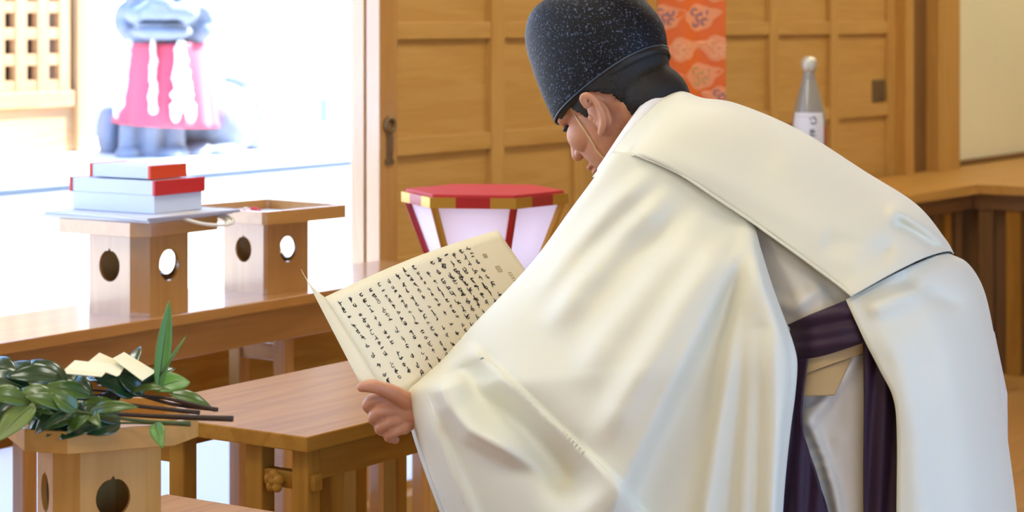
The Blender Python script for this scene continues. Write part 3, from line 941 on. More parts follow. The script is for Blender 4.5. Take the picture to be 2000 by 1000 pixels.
def leaf(parent, a, b_, wpx, mat, face=(0, -0.6, 0.8), bend=0.12, cup=0.18):
    """a blade from a to b (px x, px y, distance), half-width wpx px, facing roughly 'face'"""
    A_, B_ = P(*a), P(*b_)
    ax = B_ - A_
    L_ = ax.length
    ax.normalize()
    n_ = Vector(face); n_ = (n_ - ax * n_.dot(ax)).normalized()
    s_ = ax.cross(n_)
    hw = wpx / F * (a[2] + b_[2]) / 2
    NR, NC = 11, 7
    vs = []
    for i in range(NR):
        t = i / (NR - 1)
        w_ = hw * (math.sin(math.pi * min(1, t ** 0.85)) ** 0.75) if 0 < t < 1 else 0.02 * hw
        w_ *= 1.0 - 0.25 * max(0, t - 0.6)
        for j in range(NC):
            q = -1 + 2 * j / (NC - 1)
            vs.append(A_ + ax * (L_ * t) + s_ * (w_ * q) + n_ * (bend * L_ * (math.sin(math.pi * t) - 0.4 * t) + cup * w_ * (abs(q) ** 1.2 - 0.35) * 1.0))
    o = mesh('leaf', vs, grid_faces(NR, NC), mat, parent, True)
    solidify(o, 0.0006)
    # midrib
    mid = [A_ + ax * (L_ * t) + n_ * (bend * L_ * (math.sin(math.pi * t) - 0.4 * t) - cup * hw * 0.22) for t in np.linspace(0.02, 0.9, 8)]
    tube('midrib', o, mid, [0.0011 * (1 - 0.7 * i / 7) for i in range(8)], GTWIG, 5)
    return o

BR = []
def branch(label, stem, r, leaves, mat=BARK):
    o = empty('leafy_branch', (0, 0, 0))
    tag(o, label, 'branch', 'leafy branches on the tray stand')
    pts = [P(*p) for p in stem]
    n = 24
    tube('stem', o, cr(pts, n), [r * (0.45 + 0.55 * i / (n - 1)) for i in range(n)], mat, 8)
    for l in leaves:
        leaf(o, *l)
    rs = random.Random(len(BR) * 17 + 5)
    for q in range(7):                      # fill of smaller leaves along the leafy half
        t = rs.uniform(0.0, 0.42)
        b0 = cr(stem, 50)[int(t * 49)]
        an = rs.choice((1, -1)) * rs.uniform(0.35, 1.0) + math.pi
        ln_ = rs.uniform(65, 105)
        leaf(o, (b0[0], b0[1], b0[2]), (b0[0] + ln_ * math.cos(an), b0[1] + 0.55 * ln_ * math.sin(an), b0[2] + rs.uniform(-0.03, 0.04)), rs.uniform(16, 23), rs.choice((LEAFD, LEAFD, LEAFM, LEAFM)), (rs.uniform(-0.3, 0.3), -0.75, 0.65))
    BR.append(o)
    return o
D = 3.05
branch('branch with the tall upright bright green leaf beside folded papers', [(150, 772, D + .03), (240, 772, D + .05), (310, 776, D + .05), (360, 786, D + .03), (420, 800, D)], 0.0032,
       [((308, 770, D + .05), (331, 586, D + .06), 15, LEAFB, (0.25, -1.0, 0.05), 0.02, 0.3), ((300, 762, D + .05), (372, 742, D + .10), 26, LEAFB, (0, -0.75, 0.65)),
        ((330, 768, D + .05), (414, 794, D + .04), 13, LEAFM, (0, -0.7, 0.7)), ((250, 770, D + .04), (180, 740, D + .06), 12, LEAFD), ((255, 765, D + .05), (345, 715, D + .12), 16, LEAFD, (0, -0.8, 0.6)),
        ((312, 735, D + .05), (366, 652, D + .07), 3.0, LEAFB, (0.2, -0.9, 0.3), 0.1), ((240, 765, D + .06), (275, 672, D + .13), 14, LEAFD, (0, -0.7, 0.6))])
branch('branch with the thick dark stem reaching farthest right over table', [(90, 800, D - .03), (180, 806, D - .02), (280, 812, D - .01), (360, 815, D - .02), (455, 818, D - .03)], 0.0042,
       [((172, 806, D - .03), (268, 793, D - .06), 14, LEAFM, (0, -0.8, 0.6)), ((175, 805, D - .04), (196, 832, D - .07), 12, LEAFM, (0, -0.9, 0.4)), ((110, 800, D - .03), (30, 768, D - .05), 17, LEAFL, (0, -0.8, 0.6)), ((130, 804, D - .02), (60, 838, D - .05), 18, LEAFD, (0, -0.8, 0.5))])
branch('branch drooping one green leaf over the tray rim', [(20, 782, D - .06), (120, 798, D - .05), (220, 815, D - .05), (300, 824, D - .05), (372, 827, D - .05)], 0.0032,
       [((303, 826, D - .055), (317, 873, D - .105), 15, LEAFB, (0.1, -1.0, 0.2)), ((68, 788, D - .06), (-8, 862, D - .11), 27, LEAFL, (-0.2, -0.9, 0.5), 0.06), ((60, 785, D - .06), (-30, 770, D - .08), 18, LEAFM, (0, -0.8, 0.6)), ((150, 803, D - .05), (75, 842, D - .07), 13, LEAFD)], GTWIG)
branch('branch of big dark leaves at the far left of the heap', [(-60, 760, D), (40, 768, D), (150, 778, D + .01), (260, 792, D + .01), (390, 806, D)], 0.0032,
       [((120, 738, D + .0), (10, 733, D - .01), 22, LEAFD, (0, -0.75, 0.65)), ((60, 765, D - .01), (-40, 728, D), 26, LEAFD, (0, -0.7, 0.7)), ((40, 760, D - .02), (-40, 790, D - .05), 22, LEAFM), ((180, 775, D), (75, 753, D - .02), 17, LEAFM, (0, -0.8, 0.6)), ((130, 760, D + .02), (60, 700, D + .06), 22, LEAFD), ((30, 735, D + .05), (-20, 697, D + .10), 18, LEAFD, (0, -0.5, 0.85))])
branch('branch with glossy leaves tucked beneath the folded papers', [(60, 752, D + .06), (160, 760, D + .07), (260, 770, D + .06), (340, 790, D + .04), (425, 800, D + .02)], 0.003,
       [((150, 750, D + .07), (205, 742, D + .05), 14, LEAFD, (0, -0.3, 0.95)), ((190, 755, D + .06), (285, 738, D + .06), 13, LEAFD, (0, -0.4, 0.9)), ((90, 750, D + .06), (20, 705, D + .10), 20, LEAFD, (0, -0.5, 0.8)), ((205, 756, D + .05), (150, 727, D + .02), 15, LEAFD, (0, -0.35, 0.9)), ((250, 768, D + .04), (330, 758, D + .02), 10, LEAFM)])
branch('thin green-stemmed branch lying lowest along the tray rim', [(100, 822, D - .03), (190, 826, D - .03), (270, 826, D - .02), (330, 828, D - .03), (372, 830, D - .04)], 0.0024,
       [((150, 824, D - .03), (70, 800, D - .06), 12, LEAFM), ((130, 822, D - .02), (90, 852, D - .04), 12, LEAFD), ((200, 824, D - .02), (130, 842, D - .01), 12, LEAFD), ((110, 826, D), (40, 845, D + .02), 14, LEAFD)], GTWIG)

# folded zig-zag papers tied to the branches
SHIDE = plain('cream_folded_paper', lin(236, 230, 196), 0.75, 0.1, 60)
def folded_paper(label, panes, dz):
    o = empty('folded_paper', (0, 0, 0))
    tag(o, label, 'paper', 'folded papers on the branches')
    for q in panes:
        p = mesh('fold', [P(*c) for c in q], [(0, 1, 2, 3)], SHIDE, o)
        solidify(p, 0.0009)
    return o
E = 3.03
folded_paper('cream folded paper lying at the left over glossy leaf', [[(126, 722, E), (146, 704, E + .05), (184, 708, E + .05), (206, 728, E)], [(126, 722, E), (206, 728, E), (198, 736, E - .012), (130, 730, E - .012)]], 0)
folded_paper('cream folded paper lying between the two other papers', [[(172, 707, E + .055), (194, 689, E + .10), (246, 712, E + .10), (234, 732, E + .02)], [(172, 707, E + .055), (234, 732, E + .02), (228, 735, E + .008), (206, 727, E + .02)]], 0)
folded_paper('cream folded paper lying rightmost beside the upright leaf', [[(220, 700, E + .075), (242, 688, E + .12), (305, 726, E + .10), (282, 741, E + .03)], [(220, 700, E + .075), (282, 741, E + .03), (278, 744, E + .02), (254, 726, E + .04)]], 0)

# ------------------------------------------------------------------ prayer sheet in the priest's hands
PAPER, nt, b = new_mat('prayer_paper')
b.inputs['Base Color'].default_value = lin(250, 245, 222); b.inputs['Roughness'].default_value = 0.8
tr = nt.nodes.new('ShaderNodeBsdfTranslucent'); tr.inputs[0].default_value = lin(246, 238, 212)
ms = nt.nodes.new('ShaderNodeMixShader'); ms.inputs[0].default_value = 0.25
nt.links.new(b.outputs[0], ms.inputs[1]); nt.links.new(tr.outputs[0], ms.inputs[2])
nt.links.new(ms.outputs[0], nt.nodes['Material Output'].inputs[0])
ps = empty('prayer_sheet', (0, 0, 0))
tag(ps, 'cream prayer sheet with columns of black brush writing held by priest', 'paper')
TL, TR_, BL_ = P(640, 574, 3.64), P(933, 461, 3.95), P(752, 762, 3.575)
BR_ = BL_ + (TR_ - TL)
e1, e2 = TR_ - TL, BL_ - TL
pn = e2.cross(e1).normalized()
if pn.y > 0: pn = -pn
def sheet(s, t, off=0.0):
    """s along the top edge, t down the columns"""
    return TL + e1 * s + e2 * t + pn * (off + 0.016 * math.sin(math.pi * s) - 0.010 * (1 - s) ** 3 + 0.006 * math.sin(2.2 * t))
NS, NT = 30, 12
sh_ = mesh('sheet', [sheet(s, t) for t in np.linspace(0, 1.12, NT) for s in np.linspace(0, 1.16, NS)], grid_faces(NT, NS), PAPER, ps, True)
solidify(sh_, 0.0005)
# left-hand end turned up in a fold
FT, FB = P(588, 526, 3.60), P(704, 750, 3.55)
fv = []
for t in np.linspace(0, 1, 12):
    a_, c_ = sheet(0, t * 1.0), FT.lerp(FB, t)
    for q in np.linspace(0, 1, 6):
        fv.append(a_.lerp(c_, q) + pn * (-0.006 * math.sin(math.pi * q)))
fo = mesh('folded_edge', fv, grid_faces(12, 6), PAPER, ps, True)
solidify(fo, 0.0005)
random.seed(21)
vs, fs = [], []
def stroke(path, w_):
    L1, L2 = e1.length, e2.length
    q = [(p[0] * L1, p[1] * L2) for p in path]
    rb_ = ribbon(q, w_)
    base = len(vs)
    for l_, r_ in rb_:
        for e in (l_, r_):
            vs.append(sheet(e[0] / L1, e[1] / L2, 0.0007))
    for i in range(len(rb_) - 1):
        fs.append((base + 2 * i, base + 2 * i + 1, base + 2 * i + 3, base + 2 * i + 2))
ncol = 16
for c in range(ncol):
    s0 = 0.045 + c * 0.0555
    big = c >= 10
    t = (0.10 if c < 4 else 0.05 + 0.05 * random.random()) + (0.10 if c in (9,) else 0)
    while t < 0.97:
        ch = (0.066 if big else 0.050) * random.uniform(0.8, 1.15)
        w_ = 0.0019 * (1.25 if big else 0.85) * random.uniform(0.7, 1.3)
        sw = 0.019 * (1.2 if big else 0.8)
        for k in range(random.choice((2, 3, 3, 4))):
            kind = random.random()
            cx, cy = s0 + random.uniform(-0.3, 0.3) * sw, t + ch * (0.2 + 0.6 * random.random())
            if kind < 0.4:
                stroke([(cx - sw * 0.5, cy + 0.004), (cx, cy - 0.003), (cx + sw * 0.5, cy + random.uniform(-0.01, 0.01))], w_)
            elif kind < 0.75:
                stroke([(cx, cy - ch * 0.42), (cx + random.uniform(-.2, .2) * sw, cy), (cx + random.uniform(-0.4, 0.4) * sw, cy + ch * 0.42)], w_)
            else:
                r_ = sw * 0.42
                stroke([(cx + r_ * math.cos(a), cy + r_ * 2.2 * math.sin(a)) for a in np.linspace(0.4, 4.2, 6)], w_ * 0.9)
        t += ch + (0.012 if random.random() < 0.8 else 0.05)
wr_ = mesh('brush_writing', vs, fs, INK, sh_)
wr_['kind'] = 'stuff'
# faint seal prints at the end of the sheet
vs, fs = [], []
for (s0, t0, w_, h_) in [(0.985, 0.36, 0.03, 0.06), (0.955, 0.20, 0.025, 0.035), (1.04, 0.46, 0.02, 0.09)]:
    for k in range(4):
        stroke([(s0 - w_ / 2, t0 + h_ * k / 3), (s0 + w_ / 2, t0 + h_ * k / 3 + 0.004)], 0.0022)
    stroke([(s0 - w_ / 2, t0), (s0 - w_ / 2, t0 + h_)], 0.0018); stroke([(s0 + w_ / 2, t0), (s0 + w_ / 2, t0 + h_)], 0.0018)
sp = mesh('seal_print', vs, fs, plain('faded_ink', lin(176, 160, 120), 0.8), sh_)

# ------------------------------------------------------------------ the priest
def cloth(name, col, rough=0.6, sheen=0.25, weave=900, bump=0.12):
    m, nt, b = new_mat(name)
    b.inputs['Base Color'].default_value = col
    b.inputs['Roughness'].default_value = rough
    b.inputs['Sheen Weight'].default_value = sheen
    b.inputs['Sheen Roughness'].default_value = 0.4
    tc = nt.nodes.new('ShaderNodeTexCoord')
    n = nt.nodes.new('ShaderNodeTexNoise'); n.inputs['Scale'].default_value = weave; n.inputs['Detail'].default_value = 2
    n2 = nt.nodes.new('ShaderNodeTexNoise'); n2.inputs['Scale'].default_value = 14; n2.inputs['Detail'].default_value = 3
    nt.links.new(tc.outputs['Object'], n.inputs['Vector']); nt.links.new(tc.outputs['Object'], n2.inputs['Vector'])
    ad = nt.nodes.new('ShaderNodeMath'); ad.operation = 'MULTIPLY_ADD'; ad.inputs[1].default_value = 2.0
    nt.links.new(n2.outputs['Fac'], ad.inputs[0]); nt.links.new(n.outputs['Fac'], ad.inputs[2])
    bp = nt.nodes.new('ShaderNodeBump'); bp.inputs['Strength'].default_value = bump; bp.inputs['Distance'].default_value = 0.003
    nt.links.new(ad.outputs[0], bp.inputs['Height']); nt.links.new(bp.outputs['Normal'], b.inputs['Normal'])
    return m
SILK = cloth('white_silk', lin(226, 223, 201), 0.55, 0.3)
INNER = cloth('ivory_cotton', lin(222, 214, 198), 0.7, 0.2)
COLLAR = cloth('white_collar_cotton', lin(238, 238, 242), 0.7, 0.1)
PURPLE = cloth('deep_purple_silk', lin(48, 18, 44), 0.6, 0.12)
TAN = cloth('tan_sash_weave', lin(206, 172, 116), 0.7, 0.1)
SKIN, nt, b = new_mat('skin')
b.inputs['Base Color'].default_value = lin(206, 150, 116); b.inputs['Roughness'].default_value = 0.5
b.inputs['Subsurface Weight'].default_value = 0.12; b.inputs['Subsurface Radius'].default_value = (0.01, 0.004, 0.002); b.inputs['Subsurface Scale'].default_value = 0.5
tc = nt.nodes.new('ShaderNodeTexCoord'); n = nt.nodes.new('ShaderNodeTexNoise'); n.inputs['Scale'].default_value = 45; n.inputs['Detail'].default_value = 5
nt.links.new(tc.outputs['Object'], n.inputs['Vector'])
mx = nt.nodes.new('ShaderNodeMix'); mx.data_type = 'RGBA'; mx.inputs['A'].default_value = lin(188, 124, 92); mx.inputs['B'].default_value = lin(208, 152, 118)
nt.links.new(n.outputs['Fac'], mx.inputs['Factor']); nt.links.new(mx.outputs['Result'], b.inputs['Base Color'])
HAIR = plain('black_hair', lin(18, 16, 16), 0.6, 0.9, 260, 0.3, 120)
CORDM = plain('beige_cord', lin(222, 190, 140), 0.7, 0.3, 400)
FELT, nt, b = new_mat('black_crinkled_lacquer')
b.inputs['Roughness'].default_value = 0.55; b.inputs['Specular IOR Level'].default_value = 0.25
tc = nt.nodes.new('ShaderNodeTexCoord')
vo = nt.nodes.new('ShaderNodeTexNoise'); vo.inputs['Scale'].default_value = 240; vo.inputs['Detail'].default_value = 3
nt.links.new(tc.outputs['Object'], vo.inputs['Vector'])
rp = nt.nodes.new('ShaderNodeValToRGB'); rp.color_ramp.elements[0].position = 0.56; rp.color_ramp.elements[0].color = lin(8, 9, 15)
rp.color_ramp.elements[1].position = 0.74; rp.color_ramp.elements[1].color = lin(96, 106, 132)  # pale blue-grey flecks put the cap's sparkle into the base colour
nt.links.new(vo.outputs['Fac'], rp.inputs[0]); nt.links.new(rp.outputs[0], b.inputs['Base Color'])
bp = nt.nodes.new('ShaderNodeBump'); bp.inputs['Strength'].default_value = 0.6; bp.inputs['Distance'].default_value = 0.002
nt.links.new(vo.outputs['Fac'], bp.inputs['Height']); nt.links.new(bp.outputs['Normal'], b.inputs['Normal'])

Bd, Ad, Zd = Vector((BX, BY, 0)), Vector((-BY, BX, 0)), Vector((0, 0, 1))
pp = math.radians(40)
HF = Ad * math.cos(pp) - Zd * math.sin(pp)
HU = Ad * math.sin(pp) + Zd * math.cos(pp)
HLf = -Bd
HC0 = Vector((0.192, 3.78, 1.293))
HM = Matrix((HF, HLf, HU)).transposed()
def H(f, l, u):
    return HC0 + HF * f + HLf * l + HU * u

pr = empty('person', (0.62, 3.5, 0.0))
tag(pr, 'priest in white robe and black cap bowing to read a prayer sheet', 'person')
def own(o):
    """keep world placement while parented to the person"""
    o.parent = pr
    o.matrix_parent_inverse = pr.matrix_world.inverted() if False else Matrix.Translation(-Vector((0.62, 3.5, 0.0)))
    return o

# ---- body: head, neck, torso, arms, hands and legs as one surface
bm = bmesh.new()
def he(c, r, seg=24, rings=16):
    ellip(bm, H(*c), r, HM, seg, rings)
he((-0.015, 0, 0.065), (0.108, 0.080, 0.092))
he((0.043, 0, -0.005), (0.064, 0.063, 0.088))
he((0.045, 0, -0.07), (0.052, 0.052, 0.042))
he((0.088, 0, -0.092), (0.021, 0.026, 0.020))
he((0.062, 0, 0.085), (0.036, 0.062, 0.045))
he((0.080, 0, 0.052), (0.023, 0.056, 0.015))
for s in (-1, 1):
    he((0.066, 0.042 * s, 0.006), (0.032, 0.026, 0.030))
    he((0.109, 0.012 * s, -0.002), (0.010, 0.009, 0.008), 12, 8)
bm_tube(bm, [H(0.098, 0, 0.045), H(0.110, 0, 0.022), H(0.121, 0, 0.001)], [0.008, 0.0095, 0.0115])
he((0.106, 0, -0.036), (0.011, 0.023, 0.007)); he((0.103, 0, -0.048), (0.011, 0.021, 0.007))
C7 = Vector((0.318, 3.80, 1.243))
bm_tube(bm, [H(-0.03, 0, -0.01), H(-0.055, 0, -0.055), C7 + Vector((-0.01, 0.015, -0.02)), C7 + Vector((0.05, -0.03, -0.06))], [0.062, 0.053, 0.046, 0.066], 20)
# ears
for s in (1, -1):
    def E_(x, y, out):
        p = P(x, y, 3.712) + HLf * out
        if s < 0:
            d = (p - HC0).dot(HLf)
            p = p - HLf * (2 * d)
        return p
    ellip(bm, E_(1165, 222, -0.009), (0.020, 0.006, 0.032), HM, 16, 12)
    path = cr([E_(1148, 206, 0.004), E_(1144, 193, 0.010), E_(1151, 186, 0.012), E_(1164, 190, 0.014), E_(1177, 203, 0.016), E_(1186, 220, 0.016), E_(1187, 237, 0.013), E_(1182, 250, 0.009), E_(1176, 259, 0.003)], 26)
    bm_tube(bm, path, [0.0062] * 18 + [0.0068] * 8, 10)
    bm_tube(bm, cr([E_(1160, 203, 0.004), E_(1172, 216, 0.007), E_(1174, 232, 0.007), E_(1170, 244, 0.005)], 12), 0.0035, 8)
    ellip(bm, E_(1156, 230, 0.004), (0.005, 0.004, 0.007), HM, 10, 8)
# torso and limbs
hip = Vector((0.615, 3.50, 0.955))
def bodytube(pts, rad, seg=18): bm_tube(bm, pts, rad, seg)
chest = C7.lerp(hip, 0.33)
bodytube([C7 + Vector((0.05, -0.04, -0.06)), chest, C7.lerp(hip, 0.66), hip], [0.085, 0.115, 0.11, 0.125], 24)
for s in (1, -1):
    sh0 = C7 - Bd * (0.14 * s) + Vector((0.02, -0.03, -0.075))
    bodytube([C7 + Vector((0.02, -0.02, -0.04)), sh0], [0.055, 0.046])
    sc_ = C7.lerp(hip, 0.25) - Bd * (0.09 * s); ellip(bm, sc_, (0.10, 0.10, 0.09))
    hj = hip - Bd * (0.09 * s)
    kn_ = hj + Vector((-0.03, 0.0, -0.45)); an = Vector((hj.x + 0.02, hj.y, 0.085))
    bodytube([hj, hj.lerp(kn_, 0.5), kn_, kn_.lerp(an, 0.35), an], [0.10, 0.082, 0.056, 0.056, 0.038])
    bodytube([an + Vector((0.03, -0.02, -0.045)), an + Ad * 0.10 + Vector((0, 0, -0.05)), an + Ad * 0.17 + Vector((0, 0, -0.06))], [0.036, 0.034, 0.024])
    if s > 0:
        el, wri = P(1130, 640, 3.53), P(832, 806, 3.605)
    else:
        el, wri = P(1230, 600, 3.86), P(1062, 690, 3.95)
    bodytube([sh0, sh0.lerp(el, 0.5), el, el.lerp(wri, 0.35), wri], [0.046, 0.044, 0.038, 0.039, 0.026])
    def hpt(x, y, Y):
        p = P(x, y, Y)
        return p if s > 0 else p + (P(1062, 690, 3.95) - P(832, 806, 3.605))
    bodytube([wri, hpt(806, 802, 3.592), hpt(784, 804, 3.590)], [0.026, 0.030, 0.024], 14)
    for (x, y) in ((772, 783), (774, 802), (780, 820), (789, 836)):
        bodytube([hpt(812, 806, 3.592), hpt(x, y, 3.578)], [0.020, 0.0115], 10)
    fingers = [([(772, 782, 3.578), (734, 779, 3.566), (718, 792, 3.572), (730, 805, 3.600)], [0.0110, 0.0104, 0.0098, 0.0084]),
               ([(774, 802, 3.577), (744, 803, 3.562), (729, 817, 3.570), (744, 829, 3.600)], [0.0108, 0.0102, 0.0096, 0.0084]),
               ([(780, 821, 3.578), (754, 826, 3.566), (741, 838, 3.574), (756, 846, 3.600)], [0.0102, 0.0096, 0.0090, 0.0080]),
               ([(789, 837, 3.580), (768, 845, 3.572), (758, 854, 3.579), (772, 859, 3.600)], [0.0092, 0.0086, 0.0080, 0.0072]),
               ([(806, 790, 3.582), (770, 768, 3.560), (742, 758, 3.550), (726, 754, 3.548), (707, 756, 3.552)], [0.0165, 0.0130, 0.0110, 0.0118, 0.0085])]
    for ch, rad in fingers:
        bodytube(cr([hpt(*c) for c in ch], 14), list(np.interp(np.linspace(0, 1, 14), np.linspace(0, 1, len(rad)), rad)), 10)
body = sculpt('body', bm, 0.0024, SKIN, None, 2)
own(body)

from mathutils.bvhtree import BVHTree
bv = BVHTree.FromPolygons([v.co[:] for v in body.data.vertices], [p.vertices[:] for p in body.data.polygons])
def on_body(x, y, off):
    o_ = Vector((0, 0, HC)); d_ = (P(x, y, 3.7) - o_).normalized()
    h_ = bv.ray_cast(o_, d_)
    p = h_[0] if h_[0] is not None else P(x, y, 3.75)
    return p - d_ * off

# thumb nail
tn = [on_body(x, y, 0.0005) for x, y in ((706, 752), (714, 750), (722, 750), (706, 758), (714, 757), (722, 757))]
# eyes and brows
for s in (1, -1):
    bm = bmesh.new(); ellip(bm, H(0.0905, 0.031 * s, 0.038), (0.010, 0.012, 0.0045), HM, 14, 10)
    ey = own(bm_link('eye', bm, plain('eye_dark', lin(34, 24, 22), 0.3), None, True))
    pth = [H(0.101, 0.012 * s, 0.052), H(0.100, 0.025 * s, 0.056), H(0.094, 0.040 * s, 0.056), H(0.084, 0.052 * s, 0.050)]
    own(tube('eyebrow', None, cr(pth, 10), [0.002, 0.003, 0.0034, 0.0034, 0.0034, 0.003, 0.003, 0.0026, 0.002, 0.001], HAIR, 8))

# ---- hair: a close-cropped shell below the cap, down to the nape, with sideburns
bm = bmesh.new()
ellip(bm, H(-0.017, 0, 0.062), (0.113, 0.0865, 0.096), HM, 48, 32)
ellip(bm, H(-0.064, 0, -0.020), (0.056, 0.067, 0.064), HM, 32, 24)
hair = sculpt('hair', bm, 0.004, HAIR, None, 3)
bmh = bmesh.new(); bmh.from_mesh(hair.data)
kill = []
for v in bmh.verts:
    q = v.co - HC0
    f, l, u = q.dot(HF), abs(q.dot(HLf)), q.dot(HU)
    line = -0.034 if u < 0.012 else -0.034 + (u - 0.012) * 0.9      # behind the ear, sloping forward above it
    side = (-0.002 + 0.30 * (0.05 - u) < f < 0.045 - 0.35 * (0.05 - u) and 0.004 < u)                         # sideburn strip in front of the ear
    if u > 0.045: line = 0.045
    if (f > line and not side) or u < -0.080 + 0.45 * max(0, f + 0.075):
        kill.append(v)
    else:
        v.co += v.co.normalized() * 0.0012 * mnoise.noise(v.co * 220)
bmesh.ops.delete(bmh, geom=kill, context='VERTS')
bmh.to_mesh(hair.data); bmh.free()
solidify(hair, 0.004, -1)
own(hair)

# ---- cap
def ring(front, back, b_, n=64, lift=0.0):
    c = ((front[0] + back[0]) / 2, (front[1] + back[1]) / 2)
    d = ((front[0] - back[0]) / 2, (front[1] - back[1]) / 2)
    out = []
    for k in range(n):
        a = 2 * math.pi * k / n
        ca, sa = math.cos(a), math.sin(a)
        ex = 0.86
        ca2, sa2 = math.copysign(abs(ca) ** ex, ca), math.copysign(abs(sa) ** ex, sa)
        out.append(H(c[0] + d[0] * ca2, b_ * sa2, c[1] + d[1] * ca2))
    return out
prof = [((0.106, 0.060), (-0.126, 0.042), 0.084), ((0.110, 0.062), (-0.130, 0.045), 0.086), ((0.100, 0.11), (-0.146, 0.075), 0.091), ((0.085, 0.16), (-0.148, 0.115), 0.092), ((0.068, 0.203), (-0.138, 0.162), 0.086),
        ((0.046, 0.228), (-0.112, 0.194), 0.073), ((0.026, 0.242), (-0.072, 0.221), 0.048), ((-0.006, 0.246), (-0.038, 0.240), 0.016)]
rings = [ring(*p) for p in cr([(a[0], a[1], b_[0], b_[1], w_) for a, b_, w_ in prof], 26).tolist() and [((q[0], q[1]), (q[2], q[3]), q[4]) for q in cr([(a[0], a[1], b_[0], b_[1], w_) for a, b_, w_ in prof], 26)]]
n = 64
vs = [v for r in rings for v in r]
fs = []
for i in range(len(rings) - 1):
    for k in range(n):
        fs.append((i * n + k, i * n + (k + 1) % n, (i + 1) * n + (k + 1) % n, (i + 1) * n + k))
fs.append(tuple((len(rings) - 1) * n + k for k in range(n)))
cap = own(mesh('cap', vs, fs, FELT, None, True))
solidify(cap, 0.003, -1)
TRIM = plain('cap_edge_braid', lin(56, 66, 82), 0.35, 0.3, 300)
BLACK = plain('black_band', lin(14, 14, 18), 0.5)
rim = rings[1] + [rings[1][0], rings[1][1]]
def cap_child(o):
    o.parent = cap
    return o
cap_child(tube('edge_braid', None, [p + (p - H(-0.015, 0, 0.06)).normalized() * 0.0015 for p in rim], 0.0017, TRIM, 8))
inner_r = ring((0.100, 0.052), (-0.124, 0.028), 0.080); outer_r = ring((0.106, 0.064), (-0.128, 0.045), 0.084)
vs = inner_r + outer_r
cap_child(solidify(mesh('inner_band', vs, [(k, (k + 1) % n, n + (k + 1) % n, n + k) for k in range(n)], BLACK, None, True), 0.003))
# chin cord lying along the cheek
pc = [on_body(x, y, 0.0012) for x, y in [(1108, 200), (1114, 210), (1124, 227), (1136, 246), (1148, 264), (1160, 283), (1170, 299)]]
pc += [H(0.052, 0.030, -0.112), H(0.05, 0.0, -0.118), H(0.052, -0.030, -0.112)]
own(tube('chin_cord', None, cr(pc, 40), 0.0016, CORDM, 8))

# ---- robe pieces
def half_wrap(name, rows, n_r, n_t, t0, t1, mat, thick, disp=None, bulge=0.0):
    """rows: (near edge x,y,Y, ridge x,y,Y): cloth curving from the near edge up over the ridge and down the far side"""
    R_ = cr(rows, n_r)
    vs = []
    for i, r in enumerate(R_):
        for j in range(n_t):
            th = t0 + (t1 - t0) * j / (n_t - 1)
            sn, cs = math.sin(th), math.cos(th)
            x = r[0] + (r[3] - r[0]) * sn; y = r[1] + (r[4] - r[1]) * sn - (r[6] if len(r) > 6 else 0) * math.sin(2 * min(th, math.pi / 2))
            Y = r[5] - (r[5] - r[2]) * cs
            if disp: Y += disp(x, y, th, i / (n_r - 1))
            vs.append(P(x, y, Y))
    o = mesh(name, vs, grid_faces(n_r, n_t), mat, None, True)
    solidify(o, thick, 0)
    return own(o)

def surf(name, ctrl, nr, nc, mat, thick, disp=None):
    C_ = np.array(ctrl, float)
    rows = np.array([cr(r, nc) for r in C_])
    G_ = np.stack([cr(rows[:, j], nr) for j in range(nc)], 1)
    vs = []
    for i in range(nr):
        for j in range(nc):
            x, y, Y = G_[i, j]
            if disp: Y += disp(x, y)
            vs.append(P(x, y, Y))
    o = mesh(name, vs, grid_faces(nr, nc), mat, None, True)
    if thick: solidify(o, thick, 0)
    return own(o)

def seg_d(x, y, pts):
    """signed distance to a polyline (positive on its right when walking down) and the position along it"""
    best = (1e9, 0, 0)
    n_ = len(pts) - 1
    for i in range(n_):
        ax, ay = pts[i]; bx_, by_ = pts[i + 1]
        dx, dy = bx_ - ax, by_ - ay
        L2 = dx * dx + dy * dy
        t = max(0, min(1, ((x - ax) * dx + (y - ay) * dy) / L2))
        qx, qy = x - ax - t * dx, y - ay - t * dy
        d = math.hypot(qx, qy)
        if d < best[0]:
            best = (d, math.copysign(1, dy * qx - dx * qy), (i + t) / n_)
    return best[0] * best[1], best[2]

def smooth01(x):
    x = max(0.0, min(1.0, x)); return x * x * (3 - 2 * x)

